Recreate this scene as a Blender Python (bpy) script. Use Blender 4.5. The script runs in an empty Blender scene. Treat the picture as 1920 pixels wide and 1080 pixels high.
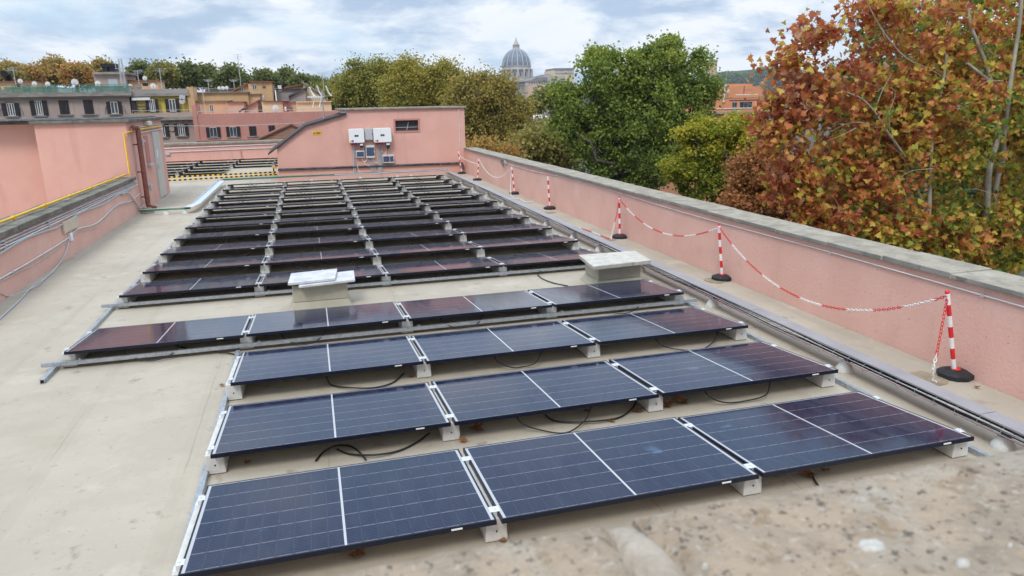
import bpy, math, random
import numpy as np
from mathutils import Vector, Matrix
R = math.radians
rng = np.random.default_rng(7)
random.seed(7)
S = bpy.context.scene
COL = S.collection

# ------------------------------------------------------------------ camera
CAM = np.array([2.57349, -2.91768, 2.56119])
YAW, PIT, ROL, FPX = R(15.37357), R(14.46661), R(-1.14634), 1348.2106
_f = np.array([math.sin(YAW)*math.cos(PIT), math.cos(YAW)*math.cos(PIT), -math.sin(PIT)])
_r0 = np.array([math.cos(YAW), -math.sin(YAW), 0.0])
_u0 = np.cross(_r0, _f)
_r = math.cos(ROL)*_r0 + math.sin(ROL)*_u0
_u = -math.sin(ROL)*_r0 + math.cos(ROL)*_u0
cd = bpy.data.cameras.new('camera')
cam = bpy.data.objects.new('camera', cd); COL.objects.link(cam)
cam.matrix_world = Matrix(((_r[0], _u[0], -_f[0], CAM[0]), (_r[1], _u[1], -_f[1], CAM[1]), (_r[2], _u[2], -_f[2], CAM[2]), (0, 0, 0, 1)))
cd.sensor_width = 36; cd.lens = FPX/1920*36; cd.clip_start = 0.05; cd.clip_end = 8000
cd.dof.use_dof = True; cd.dof.focus_distance = 9.0; cd.dof.aperture_fstop = 5.6
S.camera = cam
S.render.engine = 'CYCLES'

# a photo pixel (1920x1080) cast onto a plane of the place
def _ray(u, v): return _f + _r*(u-960)/FPX - _u*(v-540)/FPX
def PZ(u, v, z=0.0): d = _ray(u, v); return CAM + d*((z-CAM[2])/d[2])
def PY(u, v, y): d = _ray(u, v); return CAM + d*((y-CAM[1])/d[1])
def PX(u, v, x): d = _ray(u, v); return CAM + d*((x-CAM[0])/d[0])
def pix(p): return float((np.asarray(p)-CAM) @ _f)/FPX     # metres per photo pixel at p

# ------------------------------------------------------------------ world, sun, exposure
SUN_EL, SUN_AZ = R(50), R(207)          # azimuth clockwise from +Y: behind the camera
w = bpy.data.worlds.new('World'); S.world = w; w.use_nodes = True
nt = w.node_tree; N = nt.nodes; LK = nt.links
for n in list(N): N.remove(n)
out = N.new('ShaderNodeOutputWorld'); bg = N.new('ShaderNodeBackground'); bg.inputs[1].default_value = 0.1
sky = N.new('ShaderNodeTexSky'); sky.sky_type = 'NISHITA'; sky.sun_disc = False
sky.sun_elevation = SUN_EL; sky.sun_rotation = SUN_AZ; sky.air_density = 1.0; sky.dust_density = 1.5
tc = N.new('ShaderNodeTexCoord')
def wn(t, **k):
    n = N.new(t)
    for a, b in k.items(): setattr(n, a, b)
    return n
def wramp(fac, stops, ease=True):
    r = wn('ShaderNodeValToRGB'); cr = r.color_ramp
    if ease: cr.interpolation = 'EASE'
    while len(cr.elements) < len(stops): cr.elements.new(0.5)
    for e, (p, c) in zip(cr.elements, stops): e.position = p; e.color = (*c, 1) if len(c) == 3 else c
    LK.new(fac, r.inputs[0]); return r.outputs[0]
def wmath(op, a, b):
    n = wn('ShaderNodeMath', operation=op)
    for i, x in enumerate((a, b)):
        if isinstance(x, (int, float)): n.inputs[i].default_value = x
        else: LK.new(x, n.inputs[i])
    return n.outputs[0]
sep = wn('ShaderNodeSeparateXYZ'); LK.new(tc.outputs['Generated'], sep.inputs[0])
zz = wmath('MAXIMUM', sep.outputs[2], 0.0)
den = wmath('ADD', zz, 0.27)
cx = wmath('DIVIDE', sep.outputs[0], den); cy = wmath('DIVIDE', sep.outputs[1], den)
cmb = wn('ShaderNodeCombineXYZ'); LK.new(cx, cmb.inputs[0]); LK.new(cy, cmb.inputs[1])
def wnoise(scale, detail, rough, off, dist=0.0, st=(1, 1, 1)):
    mp = wn('ShaderNodeMapping'); mp.inputs[1].default_value = off; mp.inputs[3].default_value = st
    LK.new(cmb.outputs[0], mp.inputs[0])
    n = wn('ShaderNodeTexNoise'); n.inputs['Scale'].default_value = scale; n.inputs['Detail'].default_value = detail
    n.inputs['Roughness'].default_value = rough; n.inputs['Distortion'].default_value = dist
    LK.new(mp.outputs[0], n.inputs[0]); return n.outputs[0]
n1 = wnoise(0.95, 9, 0.55, (3.1, 7.4, 0), 0.3)
n2 = wnoise(2.1, 10, 0.6, (4.7, 2.3, 0), 0.2, (1, 1.0, 1))
cover = wramp(n1, [(0.36, (0, 0, 0)), (0.50, (1, 1, 1))])          # holes of blue between the clouds
shade = wramp(n2, [(0.40, (3.9, 5.15, 6.9)), (0.51, (4.9, 6.15, 7.8)), (0.59, (8.4, 8.7, 9.1))])   # grey undersides to white
low = wramp(sep.outputs[2], [(0.0, (1, 1, 1)), (0.10, (0.62, 0.62, 0.62)), (0.22, (0, 0, 0))])
mixb = wn('ShaderNodeMix', data_type='RGBA'); mixb.inputs[0].default_value = 0.6
blue = wn('ShaderNodeMix', data_type='RGBA'); blue.inputs[0].default_value = 0.72
blue.inputs[7].default_value = (5.6, 7.7, 9.8, 1)
LK.new(sky.outputs[0], blue.inputs[6])
m1 = wn('ShaderNodeMix', data_type='RGBA'); LK.new(cover, m1.inputs[0]); LK.new(blue.outputs[2], m1.inputs[6]); LK.new(shade, m1.inputs[7])
m2 = wn('ShaderNodeMix', data_type='RGBA')
lowf = wmath('MULTIPLY', low, wramp(n2, [(0.40, (0.12,)*3), (0.58, (1, 1, 1))]))
LK.new(lowf, m2.inputs[0]); LK.new(m1.outputs[2], m2.inputs[6]); m2.inputs[7].default_value = (9.3, 9.6, 9.9, 1)
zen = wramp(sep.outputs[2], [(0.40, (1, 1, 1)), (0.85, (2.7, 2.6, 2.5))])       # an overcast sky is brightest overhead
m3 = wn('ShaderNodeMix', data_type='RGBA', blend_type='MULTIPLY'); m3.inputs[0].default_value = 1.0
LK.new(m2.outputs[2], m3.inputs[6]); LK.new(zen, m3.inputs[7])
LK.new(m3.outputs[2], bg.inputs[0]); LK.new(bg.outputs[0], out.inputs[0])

sl = bpy.data.lights.new('sun', 'SUN'); sl.energy = 1.5; sl.angle = R(16); sl.color = (1.0, 0.955, 0.89)
so = bpy.data.objects.new('sun', sl); COL.objects.link(so)
sd = Vector((math.sin(SUN_AZ)*math.cos(SUN_EL), math.cos(SUN_AZ)*math.cos(SUN_EL), math.sin(SUN_EL)))
so.rotation_euler = sd.to_track_quat('Z', 'Y').to_euler()
S.view_settings.view_transform = 'Standard'; S.view_settings.look = 'None'
S.view_settings.exposure = 0.18; S.view_settings.gamma = 1.0; S.view_settings.use_curve_mapping = False

# ------------------------------------------------------------------ materials
def M(name, c, c2=None, s=3.0, rough=0.7, metal=0.0, bump=0.0, bs=60.0, spots=(), st=(1, 1, 1), spec=0.4, lo=0.35, hi=0.65, rand=False, detail=5, streak=None, seams=None):
    m = bpy.data.materials.new(name); m.use_nodes = True
    t = m.node_tree; b = t.nodes['Principled BSDF']; L = t.links
    b.inputs['Roughness'].default_value = rough; b.inputs['Metallic'].default_value = metal
    b.inputs['Specular IOR Level'].default_value = spec
    b.inputs['Base Color'].default_value = (*c, 1)
    if c2 is None and not spots and not bump: return m
    tc = t.nodes.new('ShaderNodeTexCoord'); mp = t.nodes.new('ShaderNodeMapping'); mp.inputs[3].default_value = st
    L.new(tc.outputs['Object'], mp.inputs[0]); vec = mp.outputs[0]
    if rand:
        oi = t.nodes.new('ShaderNodeObjectInfo'); va = t.nodes.new('ShaderNodeVectorMath'); va.operation = 'ADD'
        ml = t.nodes.new('ShaderNodeMath'); ml.operation = 'MULTIPLY'; ml.inputs[1].default_value = 37.0
        L.new(oi.outputs['Random'], ml.inputs[0]); L.new(vec, va.inputs[0]); L.new(ml.outputs[0], va.inputs[1]); vec = va.outputs[0]
    def noise(sc, det=5, ro=0.6):
        n = t.nodes.new('ShaderNodeTexNoise'); n.inputs['Scale'].default_value = sc; n.inputs['Detail'].default_value = det
        n.inputs['Roughness'].default_value = ro; L.new(vec, n.inputs[0]); return n.outputs[0]
    def ramp(f, a, z):
        r = t.nodes.new('ShaderNodeMapRange'); r.inputs[1].default_value = a; r.inputs[2].default_value = z; r.interpolation_type = 'SMOOTHSTEP'
        L.new(f, r.inputs[0]); return r.outputs[0]
    col = None
    def mix(f, a, bcol):
        x = t.nodes.new('ShaderNodeMix'); x.data_type = 'RGBA'; L.new(f, x.inputs[0])
        if a is None: x.inputs[6].default_value = (*c, 1)
        else: L.new(a, x.inputs[6])
        x.inputs[7].default_value = (*bcol, 1); return x.outputs[2]
    if c2 is not None: col = mix(ramp(noise(s, detail), lo, hi), None, c2)
    for (sc_, ss, a, z, amt) in spots:
        f = ramp(noise(ss, 6, 0.65), a, z); mm = t.nodes.new('ShaderNodeMath'); mm.operation = 'MULTIPLY'; mm.inputs[1].default_value = amt
        L.new(f, mm.inputs[0]); col = mix(mm.outputs[0], col, sc_)
    if streak:
        sc_, ax, a, z, amt = streak; mp2 = t.nodes.new('ShaderNodeMapping'); mp2.inputs[3].default_value = (ax, ax, .35); L.new(tc.outputs['Object'], mp2.inputs[0]); keep = vec; vec = mp2.outputs[0]
        f = ramp(noise(1.0, 6, .7), a, z); vec = keep; mm = t.nodes.new('ShaderNodeMath'); mm.operation = 'MULTIPLY'; mm.inputs[1].default_value = amt; L.new(f, mm.inputs[0]); col = mix(mm.outputs[0], col, sc_)
    if seams:
        sp2 = t.nodes.new('ShaderNodeSeparateXYZ'); L.new(vec, sp2.inputs[0]); wob = noise(1.3, 4)
        def mth(op, x, y):
            q = t.nodes.new('ShaderNodeMath'); q.operation = op
            for i_, v_ in enumerate((x, y)):
                if isinstance(v_, (int, float)): q.inputs[i_].default_value = v_
                else: L.new(v_, q.inputs[i_])
            return q.outputs[0]
        xx = mth('ADD', sp2.outputs[0], mth('MULTIPLY', wob, .05)); fr = mth('FRACT', mth('DIVIDE', xx, 1.02), 0.0); d_ = mth('ABSOLUTE', mth('SUBTRACT', fr, .5), 0.0)
        ln = mth('MULTIPLY', mth('LESS_THAN', d_, .006), ramp(noise(.9, 4), .42, .6)); col = mix(mth('MULTIPLY', ln, .5), col, seams)
        band = mth('MULTIPLY', mth('LESS_THAN', d_, .06), .10); col = mix(band, col, seams)
    if col is not None: L.new(col, b.inputs['Base Color'])
    if bump:
        bn = t.nodes.new('ShaderNodeBump'); bn.inputs['Strength'].default_value = bump; bn.inputs['Distance'].default_value = 0.02
        L.new(noise(bs, 6, 0.6), bn.inputs['Height']); L.new(bn.outputs[0], b.inputs['Normal'])
    return m

def leafmat(name, stops, trans=0.42, rough=0.55):
    m = bpy.data.materials.new(name); m.use_nodes = True; t = m.node_tree; L = t.links; b = t.nodes['Principled BSDF']
    at = t.nodes.new('ShaderNodeAttribute'); at.attribute_name = 'tone'
    r = t.nodes.new('ShaderNodeValToRGB'); cr = r.color_ramp
    while len(cr.elements) < len(stops): cr.elements.new(0.5)
    for e, (p, c) in zip(cr.elements, stops): e.position = p; e.color = (*c, 1)
    L.new(at.outputs['Fac'], r.inputs[0]); L.new(r.outputs[0], b.inputs['Base Color'])
    b.inputs['Roughness'].default_value = rough; b.inputs['Specular IOR Level'].default_value = 0.3
    tr = t.nodes.new('ShaderNodeBsdfTranslucent'); L.new(r.outputs[0], tr.inputs[0])
    mx = t.nodes.new('ShaderNodeMixShader'); mx.inputs[0].default_value = trans
    L.new(b.outputs[0], mx.inputs[1]); L.new(tr.outputs[0], mx.inputs[2]); L.new(mx.outputs[0], t.nodes['Material Output'].inputs[0])
    return m

PINK = (0.70, 0.395, 0.325)
mt = {}
mt['floor'] = M('roof coating', (0.425, 0.375, 0.30), (0.37, 0.324, 0.26), s=0.7, seams=(0.26, 0.215, 0.16), streak=None, rough=0.75, bump=0.12, bs=45, spec=0.25,
    spots=[((0.33, 0.28, 0.215), 0.45, 0.50, 0.66, 0.5), ((0.20, 0.15, 0.10), 3.2, 0.59, 0.70, 0.6), ((0.51, 0.455, 0.37), 1.4, 0.52, 0.70, 0.55), ((0.22, 0.18, 0.135), 15.0, 0.61, 0.68, 0.5), ((0.36, 0.31, 0.245), 1.1, 0.50, 0.56, 0.35), ((0.14, 0.11, 0.08), 60.0, 0.66, 0.70, 0.6)])
mt['pink'] = M('pink render', PINK, (0.66, 0.362, 0.295), s=1.1, rough=0.85, bump=0.15, bs=22, spec=0.15,
    spots=[((0.58, 0.32, 0.26), 0.6, 0.56, 0.76, 0.5), ((0.40, 0.22, 0.17), 22.0, 0.66, 0.74, 0.35)], streak=((0.52, 0.28, 0.225), 2.2, .52, .76, .6))
mt['pinkrough'] = M('rough pink render', (0.725, 0.44, 0.362), (0.68, 0.40, 0.325), s=1.3, rough=0.88, bump=0.35, bs=30, spec=0.15,
    spots=[((0.77, 0.53, 0.475), 0.8, 0.52, 0.75, 0.5), ((0.40, 0.24, 0.19), 24.0, 0.61, 0.67, 0.65), ((0.52, 0.33, 0.27), 1.7, 0.60, 0.76, 0.45)], streak=((0.50, 0.31, 0.26), 3.2, .52, .78, .3))
mt['pinkdark'] = M('deep pink render', (0.52, 0.245, 0.20), (0.47, 0.22, 0.18), s=0.5, rough=0.85, spec=0.15)
mt['coping'] = M('weathered stone', (0.345, 0.31, 0.25), (0.25, 0.225, 0.18), s=5.0, rough=0.9, bump=0.5, bs=30, spec=0.2,
    spots=[((0.42, 0.39, 0.33), 2.0, 0.54, 0.7, 0.6), ((0.17, 0.155, 0.125), 7.0, 0.57, 0.69, 0.6), ((0.20, 0.18, 0.145), 38.0, 0.56, 0.66, 0.6)])
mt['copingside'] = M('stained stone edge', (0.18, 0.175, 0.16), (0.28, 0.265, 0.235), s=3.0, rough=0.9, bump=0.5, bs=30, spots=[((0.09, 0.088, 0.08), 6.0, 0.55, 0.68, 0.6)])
mt['copingdark'] = M('dark mossy stone', (0.21, 0.195, 0.165), (0.12, 0.115, 0.095), s=3.0, rough=0.92, bump=0.5, bs=30, spec=0.2,
    spots=[((0.36, 0.34, 0.29), 2.2, 0.58, 0.7, 0.6), ((0.10, 0.11, 0.06), 1.2, 0.55, 0.75, 0.5)])
mt['mortar'] = M('pale mortar', (0.47, 0.45, 0.40), (0.34, 0.32, 0.28), s=20, rough=0.9)
mt['stone'] = M('lichen travertine', (0.41, 0.322, 0.235), (0.325, 0.26, 0.195), s=11.0, rough=0.92, bump=0.8, bs=60, spec=0.15,
    spots=[((0.40, 0.36, 0.30), 5.0, 0.48, 0.66, 0.7), ((0.25, 0.175, 0.105), 24.0, 0.54, 0.64, 0.6), ((0.10, 0.085, 0.07), 70.0, 0.57, 0.63, 0.85), ((0.27, 0.235, 0.19), 3.0, 0.52, 0.66, 0.6), ((0.50, 0.45, 0.38), 65.0, 0.58, 0.65, 0.6), ((0.13, 0.11, 0.085), 14.0, 0.66, 0.71, 0.7)])
mt['lichen'] = M('white lichen', (0.50, 0.475, 0.435), (0.36, 0.335, 0.29), s=90, rough=0.9)
mt['concrete'] = M('cast concrete', (0.60, 0.585, 0.55), (0.52, 0.505, 0.47), s=9.0, rough=0.9, bump=0.25, bs=90, rand=True, spec=0.2, spots=[((0.28, 0.27, 0.25), 30.0, 0.66, 0.74, 0.6)])
mt['frame'] = M('black anodised frame', (0.005, 0.0075, 0.018), None, rough=0.4, metal=0.0, spec=0.3)
mt['frameside'] = M('bare aluminium edge', (0.55, 0.56, 0.58), None, rough=0.35, metal=0.8)
mt['alu'] = M('cast aluminium', (0.72, 0.73, 0.74), None, rough=0.4, metal=0.5)
mt['galv'] = M('galvanised steel', (0.48, 0.51, 0.54), (0.36, 0.39, 0.42), s=25, rough=0.42, metal=0.75, rand=True)
mt['tray'] = M('tray cover sheet', (0.40, 0.385, 0.395), (0.35, 0.335, 0.345), s=2.5, rough=0.42, metal=0.45, spots=[((0.5, 0.47, 0.46), 9.0, 0.6, 0.72, 0.4)])
mt['black'] = M('black plastic', (0.013, 0.013, 0.014), None, rough=0.45)
mt['rubber'] = M('black rubber', (0.014, 0.015, 0.019), (0.022, 0.023, 0.026), s=15, rough=0.6)
mt['redc'] = M('red cable', (0.33, 0.012, 0.03), None, rough=0.45)
mt['red'] = M('red plastic', (0.66, 0.022, 0.03), None, rough=0.4)
mt['white'] = M('white plastic', (0.80, 0.79, 0.78), None, rough=0.4)
mt['offwhite'] = M('white paint', (0.72, 0.71, 0.69), (0.62, 0.61, 0.58), s=3, rough=0.6)
mt['grey'] = M('grey plastic', (0.46, 0.47, 0.47), None, rough=0.5)
mt['conduit'] = M('grey conduit', (0.52, 0.52, 0.52), (0.42, 0.42, 0.43), s=4, rough=0.5)
mt['bluec'] = M('pale blue conduit', (0.40, 0.465, 0.49), None, rough=0.5)
mt['greenc'] = M('green cable', (0.02, 0.14, 0.07), None, rough=0.5)
mt['yellow'] = M('yellow paint', (0.80, 0.48, 0.015), (0.72, 0.41, 0.02), s=6, rough=0.4)
mt['brownpipe'] = M('brown downpipe', (0.24, 0.088, 0.065), (0.20, 0.07, 0.055), s=5, rough=0.45)
mt['bitumen'] = M('bitumen', (0.03, 0.031, 0.035), (0.10, 0.10, 0.11), s=5, rough=0.75, spots=[((0.4, 0.39, 0.37), 4.0, 0.63, 0.7, 0.6)])
mt['doorgrey'] = M('grey door paint', (0.56, 0.52, 0.46), (0.51, 0.475, 0.42), s=3, rough=0.6)
mt['marble'] = M('white marble slab', (0.56, 0.555, 0.56), (0.44, 0.44, 0.45), s=7, rough=0.7, bump=0.2, bs=60, spots=[((0.40, 0.40, 0.41), 16.0, 0.62, 0.72, 0.5)])
mt['slab'] = M('mottled stone slab', (0.54, 0.51, 0.45), (0.42, 0.40, 0.35), s=8, rough=0.85, bump=0.35, bs=60, spots=[((0.17, 0.17, 0.16), 19.0, 0.58, 0.70, 0.65), ((0.2, 0.19, 0.18), 3.0, 0.60, 0.70, 0.4)])
mt['vent'] = M('coated vent wall', (0.42, 0.385, 0.30), (0.36, 0.33, 0.255), s=3, rough=0.8, bump=0.15, bs=40, spots=[((0.30, 0.27, 0.19), 2.0, 0.6, 0.75, 0.4)])
mt['screen'] = M('smoked cover', (0.055, 0.085, 0.14), None, rough=0.25)
mt['glass'] = M('dark window glass', (0.03, 0.034, 0.04), (0.07, 0.075, 0.08), s=0.8, rough=0.12, spec=0.6)
mt['mesh'] = M('dark insect mesh', (0.028, 0.029, 0.031), (0.05, 0.05, 0.052), s=30, rough=0.7, st=(1, 1, 8))
mt['drain'] = M('brown rust', (0.24, 0.18, 0.115), (0.33, 0.27, 0.19), s=9, rough=0.9, spots=[((0.13, 0.085, 0.05), 14, 0.56, 0.66, 0.7)])
mt['dryleaf'] = M('dry leaf', (0.26, 0.105, 0.035), (0.16, 0.06, 0.022), s=30, rough=0.8, rand=True)
mt['bark'] = M('pale plane bark', (0.38, 0.35, 0.285), (0.25, 0.23, 0.18), s=5, rough=0.9, spots=[((0.16, 0.145, 0.10), 7.0, 0.55, 0.66, 0.7)], st=(1, 1, 0.35))
mt['barkdark'] = M('grey bark', (0.17, 0.145, 0.11), (0.10, 0.085, 0.065), s=3, rough=0.95)
mt['city'] = M('far city ground', (0.07, 0.068, 0.06), (0.045, 0.05, 0.03), s=0.05, rough=0.95)
mt['hillm'] = M('wooded hill', (0.035, 0.05, 0.028), (0.05, 0.06, 0.03), s=0.02, rough=0.95)
mt['greypink'] = M('grey pink render', (0.40, 0.315, 0.275), (0.345, 0.265, 0.232), s=0.35, rough=0.9, spots=[((0.29, 0.235, 0.215), 0.25, 0.52, 0.72, 0.6), ((0.45, 0.32, 0.20), 0.35, 0.6, 0.75, 0.35)])
mt['ochre'] = M('ochre render', (0.56, 0.37, 0.185), (0.47, 0.31, 0.165), s=0.4, rough=0.9, spots=[((0.36, 0.26, 0.17), 0.6, 0.55, 0.72, 0.6)])
mt['peach'] = M('peach render', (0.66, 0.43, 0.24), (0.60, 0.38, 0.22), s=0.4, rough=0.9)
mt['peachpink'] = M('pale pink render', (0.60, 0.40, 0.30), (0.53, 0.35, 0.27), s=0.5, rough=0.9)
mt['cream'] = M('cream render', (0.66, 0.53, 0.33), (0.60, 0.48, 0.31), s=0.4, rough=0.9)
mt['yellowwall'] = M('lemon render', (0.68, 0.53, 0.10), (0.60, 0.47, 0.11), s=0.4, rough=0.9)
mt['citygrey'] = M('grey render', (0.33, 0.30, 0.285), (0.27, 0.25, 0.24), s=0.3, rough=0.9)
mt['cornice'] = M('stained cornice', (0.30, 0.265, 0.235), (0.20, 0.18, 0.16), s=1.0, rough=0.9, st=(1, 1, 3))
mt['orange'] = M('orange render', (0.60, 0.27, 0.14), (0.53, 0.24, 0.125), s=0.3, rough=0.9)
mt['shutter'] = M('dark brown shutter', (0.028, 0.02, 0.022), None, rough=0.55)
mt['tiles'] = M('terracotta roof', (0.25, 0.10, 0.065), (0.17, 0.075, 0.055), s=4, rough=0.9)
mt['lead'] = M('lead sheet', (0.17, 0.19, 0.235), (0.125, 0.14, 0.18), s=0.1, rough=0.6)
mt['leadrib'] = M('pale lead rib', (0.40, 0.42, 0.45), None, rough=0.6)
mt['traver'] = M('church travertine', (0.47, 0.43, 0.39), (0.38, 0.35, 0.325), s=0.12, rough=0.9)
mt['greennet'] = M('green netting', (0.04, 0.20, 0.15), (0.12, 0.24, 0.20), s=1.2, rough=0.8)
mt['netcloth'] = M('open green mesh', (0.05, 0.19, 0.145), (0.13, 0.24, 0.20), s=0.9, rough=0.85)
_t = mt['netcloth'].node_tree; _x = _t.nodes.new('ShaderNodeMixShader'); _tr = _t.nodes.new('ShaderNodeBsdfTransparent'); _x.inputs[0].default_value = 0.58
_t.links.new(_tr.outputs[0], _x.inputs[1]); _t.links.new(_t.nodes['Principled BSDF'].outputs[0], _x.inputs[2]); _t.links.new(_x.outputs[0], _t.nodes['Material Output'].inputs[0])
mt['plantg'] = M('pot plant leaves', (0.04, 0.10, 0.02), (0.07, 0.13, 0.03), s=6, rough=0.7)
mt['bluedoor'] = M('blue grey door', (0.16, 0.21, 0.29), None, rough=0.6)
mt['ink'] = M('sign ink', (0.02, 0.02, 0.02), None, rough=0.6)
mt['signblue'] = M('sticker blue', (0.03, 0.10, 0.42), None, rough=0.5)

# brick gable
def brickmat():
    m = bpy.data.materials.new('old brick'); m.use_nodes = True; t = m.node_tree; L = t.links; b = t.nodes['Principled BSDF']
    tc = t.nodes.new('ShaderNodeTexCoord'); mp = t.nodes.new('ShaderNodeMapping'); mp.inputs[2].default_value = (R(90), 0, 0)
    L.new(tc.outputs['Object'], mp.inputs[0])
    k = t.nodes.new('ShaderNodeTexBrick'); k.inputs['Scale'].default_value = 2.6; k.inputs['Mortar Size'].default_value = 0.03
    k.inputs['Color1'].default_value = (0.36, 0.13, 0.08, 1); k.inputs['Color2'].default_value = (0.24, 0.10, 0.07, 1); k.inputs['Mortar'].default_value = (0.36, 0.28, 0.21, 1)
    L.new(mp.outputs[0], k.inputs[0]); L.new(k.outputs[0], b.inputs['Base Color']); b.inputs['Roughness'].default_value = 0.95
    return m
mt['brick'] = brickmat()

# solar cells: local x 0..L along the row, y 0..D from the front edge
PL, PD, PT = 1.722, 1.134, 0.03
def cellmat():
    m = bpy.data.materials.new('solar cells'); m.use_nodes = True; t = m.node_tree; L = t.links; b = t.nodes['Principled BSDF']
    def node(ty, **k):
        n = t.nodes.new(ty)
        for a, v in k.items(): setattr(n, a, v)
        return n
    def mth(op, a, c=0.0, cl=False):
        n = node('ShaderNodeMath', operation=op, use_clamp=cl)
        for i, x in enumerate((a, c)):
            if isinstance(x, (int, float)): n.inputs[i].default_value = x
            else: L.new(x, n.inputs[i])
        return n.outputs[0]
    tc = node('ShaderNodeTexCoord'); sp = node('ShaderNodeSeparateXYZ'); L.new(tc.outputs['Object'], sp.inputs[0])
    X, Y = sp.outputs[0], sp.outputs[1]
    def line(coord, pitch, half, off=0.0):      # 1 within half of a multiple of pitch
        a = mth('DIVIDE', mth('SUBTRACT', coord, off), pitch); fr = mth('ABSOLUTE', mth('SUBTRACT', a, mth('ROUND', a)))
        return mth('LESS_THAN', fr, half/pitch)
    x0, y0 = 0.022, 0.020
    cw, ch = (PL-2*x0-0.0)/18, (PD-2*y0)/6
    rows = line(Y, ch, 0.0021, y0)
    cols = line(X, cw, 0.0011, x0)
    mid = mth('LESS_THAN', mth('ABSOLUTE', mth('SUBTRACT', X, PL/2)), 0.0070)
    midin = mth('LESS_THAN', mth('ABSOLUTE', mth('SUBTRACT', X, PL/2)), 0.0018)
    e1 = mth('LESS_THAN', X, 0.030); e2 = mth('GREATER_THAN', X, PL-0.030); e3 = mth('GREATER_THAN', Y, PD-0.018)
    edge = mth('MAXIMUM', mth('MAXIMUM', e1, e2), e3)
    bus = line(Y, ch/10, 0.0016, y0+ch/20)
    # the dots where a bus bar crosses a cell edge
    dots = mth('MULTIPLY', line(Y, ch/10, 0.0036, y0+ch/20), line(X, cw, 0.0028, x0))
    gapdash = mth('MULTIPLY', rows, mth('SUBTRACT', 1.0, line(X, cw, 0.010, x0)))
    oi = node('ShaderNodeObjectInfo')
    base = node('ShaderNodeMix', data_type='RGBA'); base.inputs[6].default_value = (0.0050, 0.0090, 0.031, 1); base.inputs[7].default_value = (0.0075, 0.0120, 0.038, 1)
    L.new(oi.outputs['Random'], base.inputs[0]); col = base.outputs[2]
    def over(col, f, c, amt):
        x = node('ShaderNodeMix', data_type='RGBA'); L.new(mth('MULTIPLY', f, amt), x.inputs[0]); L.new(col, x.inputs[6]); x.inputs[7].default_value = (*c, 1); return x.outputs[2]
    col = over(col, bus, (0.07, 0.085, 0.14), 0.4)
    col = over(col, cols, (0.004, 0.006, 0.018), 0.35)
    col = over(col, rows, (0.20, 0.20, 0.24), 0.45); col = over(col, gapdash, (0.42, 0.40, 0.46), 0.5)
    col = over(col, dots, (0.28, 0.28, 0.36), 0.14)
    col = over(col, edge, (0.46, 0.46, 0.47), 0.95); col = over(col, mid, (0.50, 0.50, 0.50), 1.0); col = over(col, midin, (0.42, 0.42, 0.43), 0.6)
    # dust: pale streaks and a dirtier lower (back) edge, a film on the glass
    mp = node('ShaderNodeMapping'); mp.inputs[3].default_value = (5.5, 1.0, 1.0); L.new(tc.outputs['Object'], mp.inputs[0])
    va = node('ShaderNodeVectorMath', operation='ADD'); ml = mth('MULTIPLY', oi.outputs['Random'], 91.0)
    L.new(mp.outputs[0], va.inputs[0]); L.new(ml, va.inputs[1])
    nz = node('ShaderNodeTexNoise'); nz.inputs['Scale'].default_value = 2.2; nz.inputs['Detail'].default_value = 8; nz.inputs['Roughness'].default_value = 0.68; L.new(va.outputs[0], nz.inputs[0])
    mr = node('ShaderNodeMapRange'); mr.inputs[1].default_value = 0.42; mr.inputs[2].default_value = 0.80; L.new(nz.outputs[0], mr.inputs[0])
    col = over(col, mr.outputs[0], (0.20, 0.21, 0.25), 0.085)
    nb = node('ShaderNodeTexNoise'); nb.inputs['Scale'].default_value = 3.2; nb.inputs['Detail'].default_value = 3
    vb = node('ShaderNodeVectorMath', operation='ADD'); L.new(tc.outputs['Object'], vb.inputs[0]); L.new(ml, vb.inputs[1]); L.new(vb.outputs[0], nb.inputs[0])
    mb = node('ShaderNodeMapRange'); mb.inputs[1].default_value = 0.71; mb.inputs[2].default_value = 0.77; L.new(nb.outputs[0], mb.inputs[0])
    col = over(col, mb.outputs[0], (0.10, 0.20, 0.34), 0.35)
    L.new(col, b.inputs['Base Color'])
    b.inputs['Roughness'].default_value = 0.5; b.inputs['Specular IOR Level'].default_value = 0.0
    b.inputs['Sheen Weight'].default_value = 0.45; b.inputs['Sheen Roughness'].default_value = 0.16; b.inputs['Sheen Tint'].default_value = (.86, .86, .88, 1)
    b.inputs['Coat Weight'].default_value = 1.0; b.inputs['Coat IOR'].default_value = 1.5
    r2 = node('ShaderNodeMapRange'); r2.inputs[1].default_value = 0.3; r2.inputs[2].default_value = 0.8; r2.inputs[3].default_value = 0.05; r2.inputs[4].default_value = 0.17
    L.new(nz.outputs[0], r2.inputs[0]); L.new(r2.outputs[0], b.inputs['Coat Roughness'])
    return m
mt['cells'] = cellmat()

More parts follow.
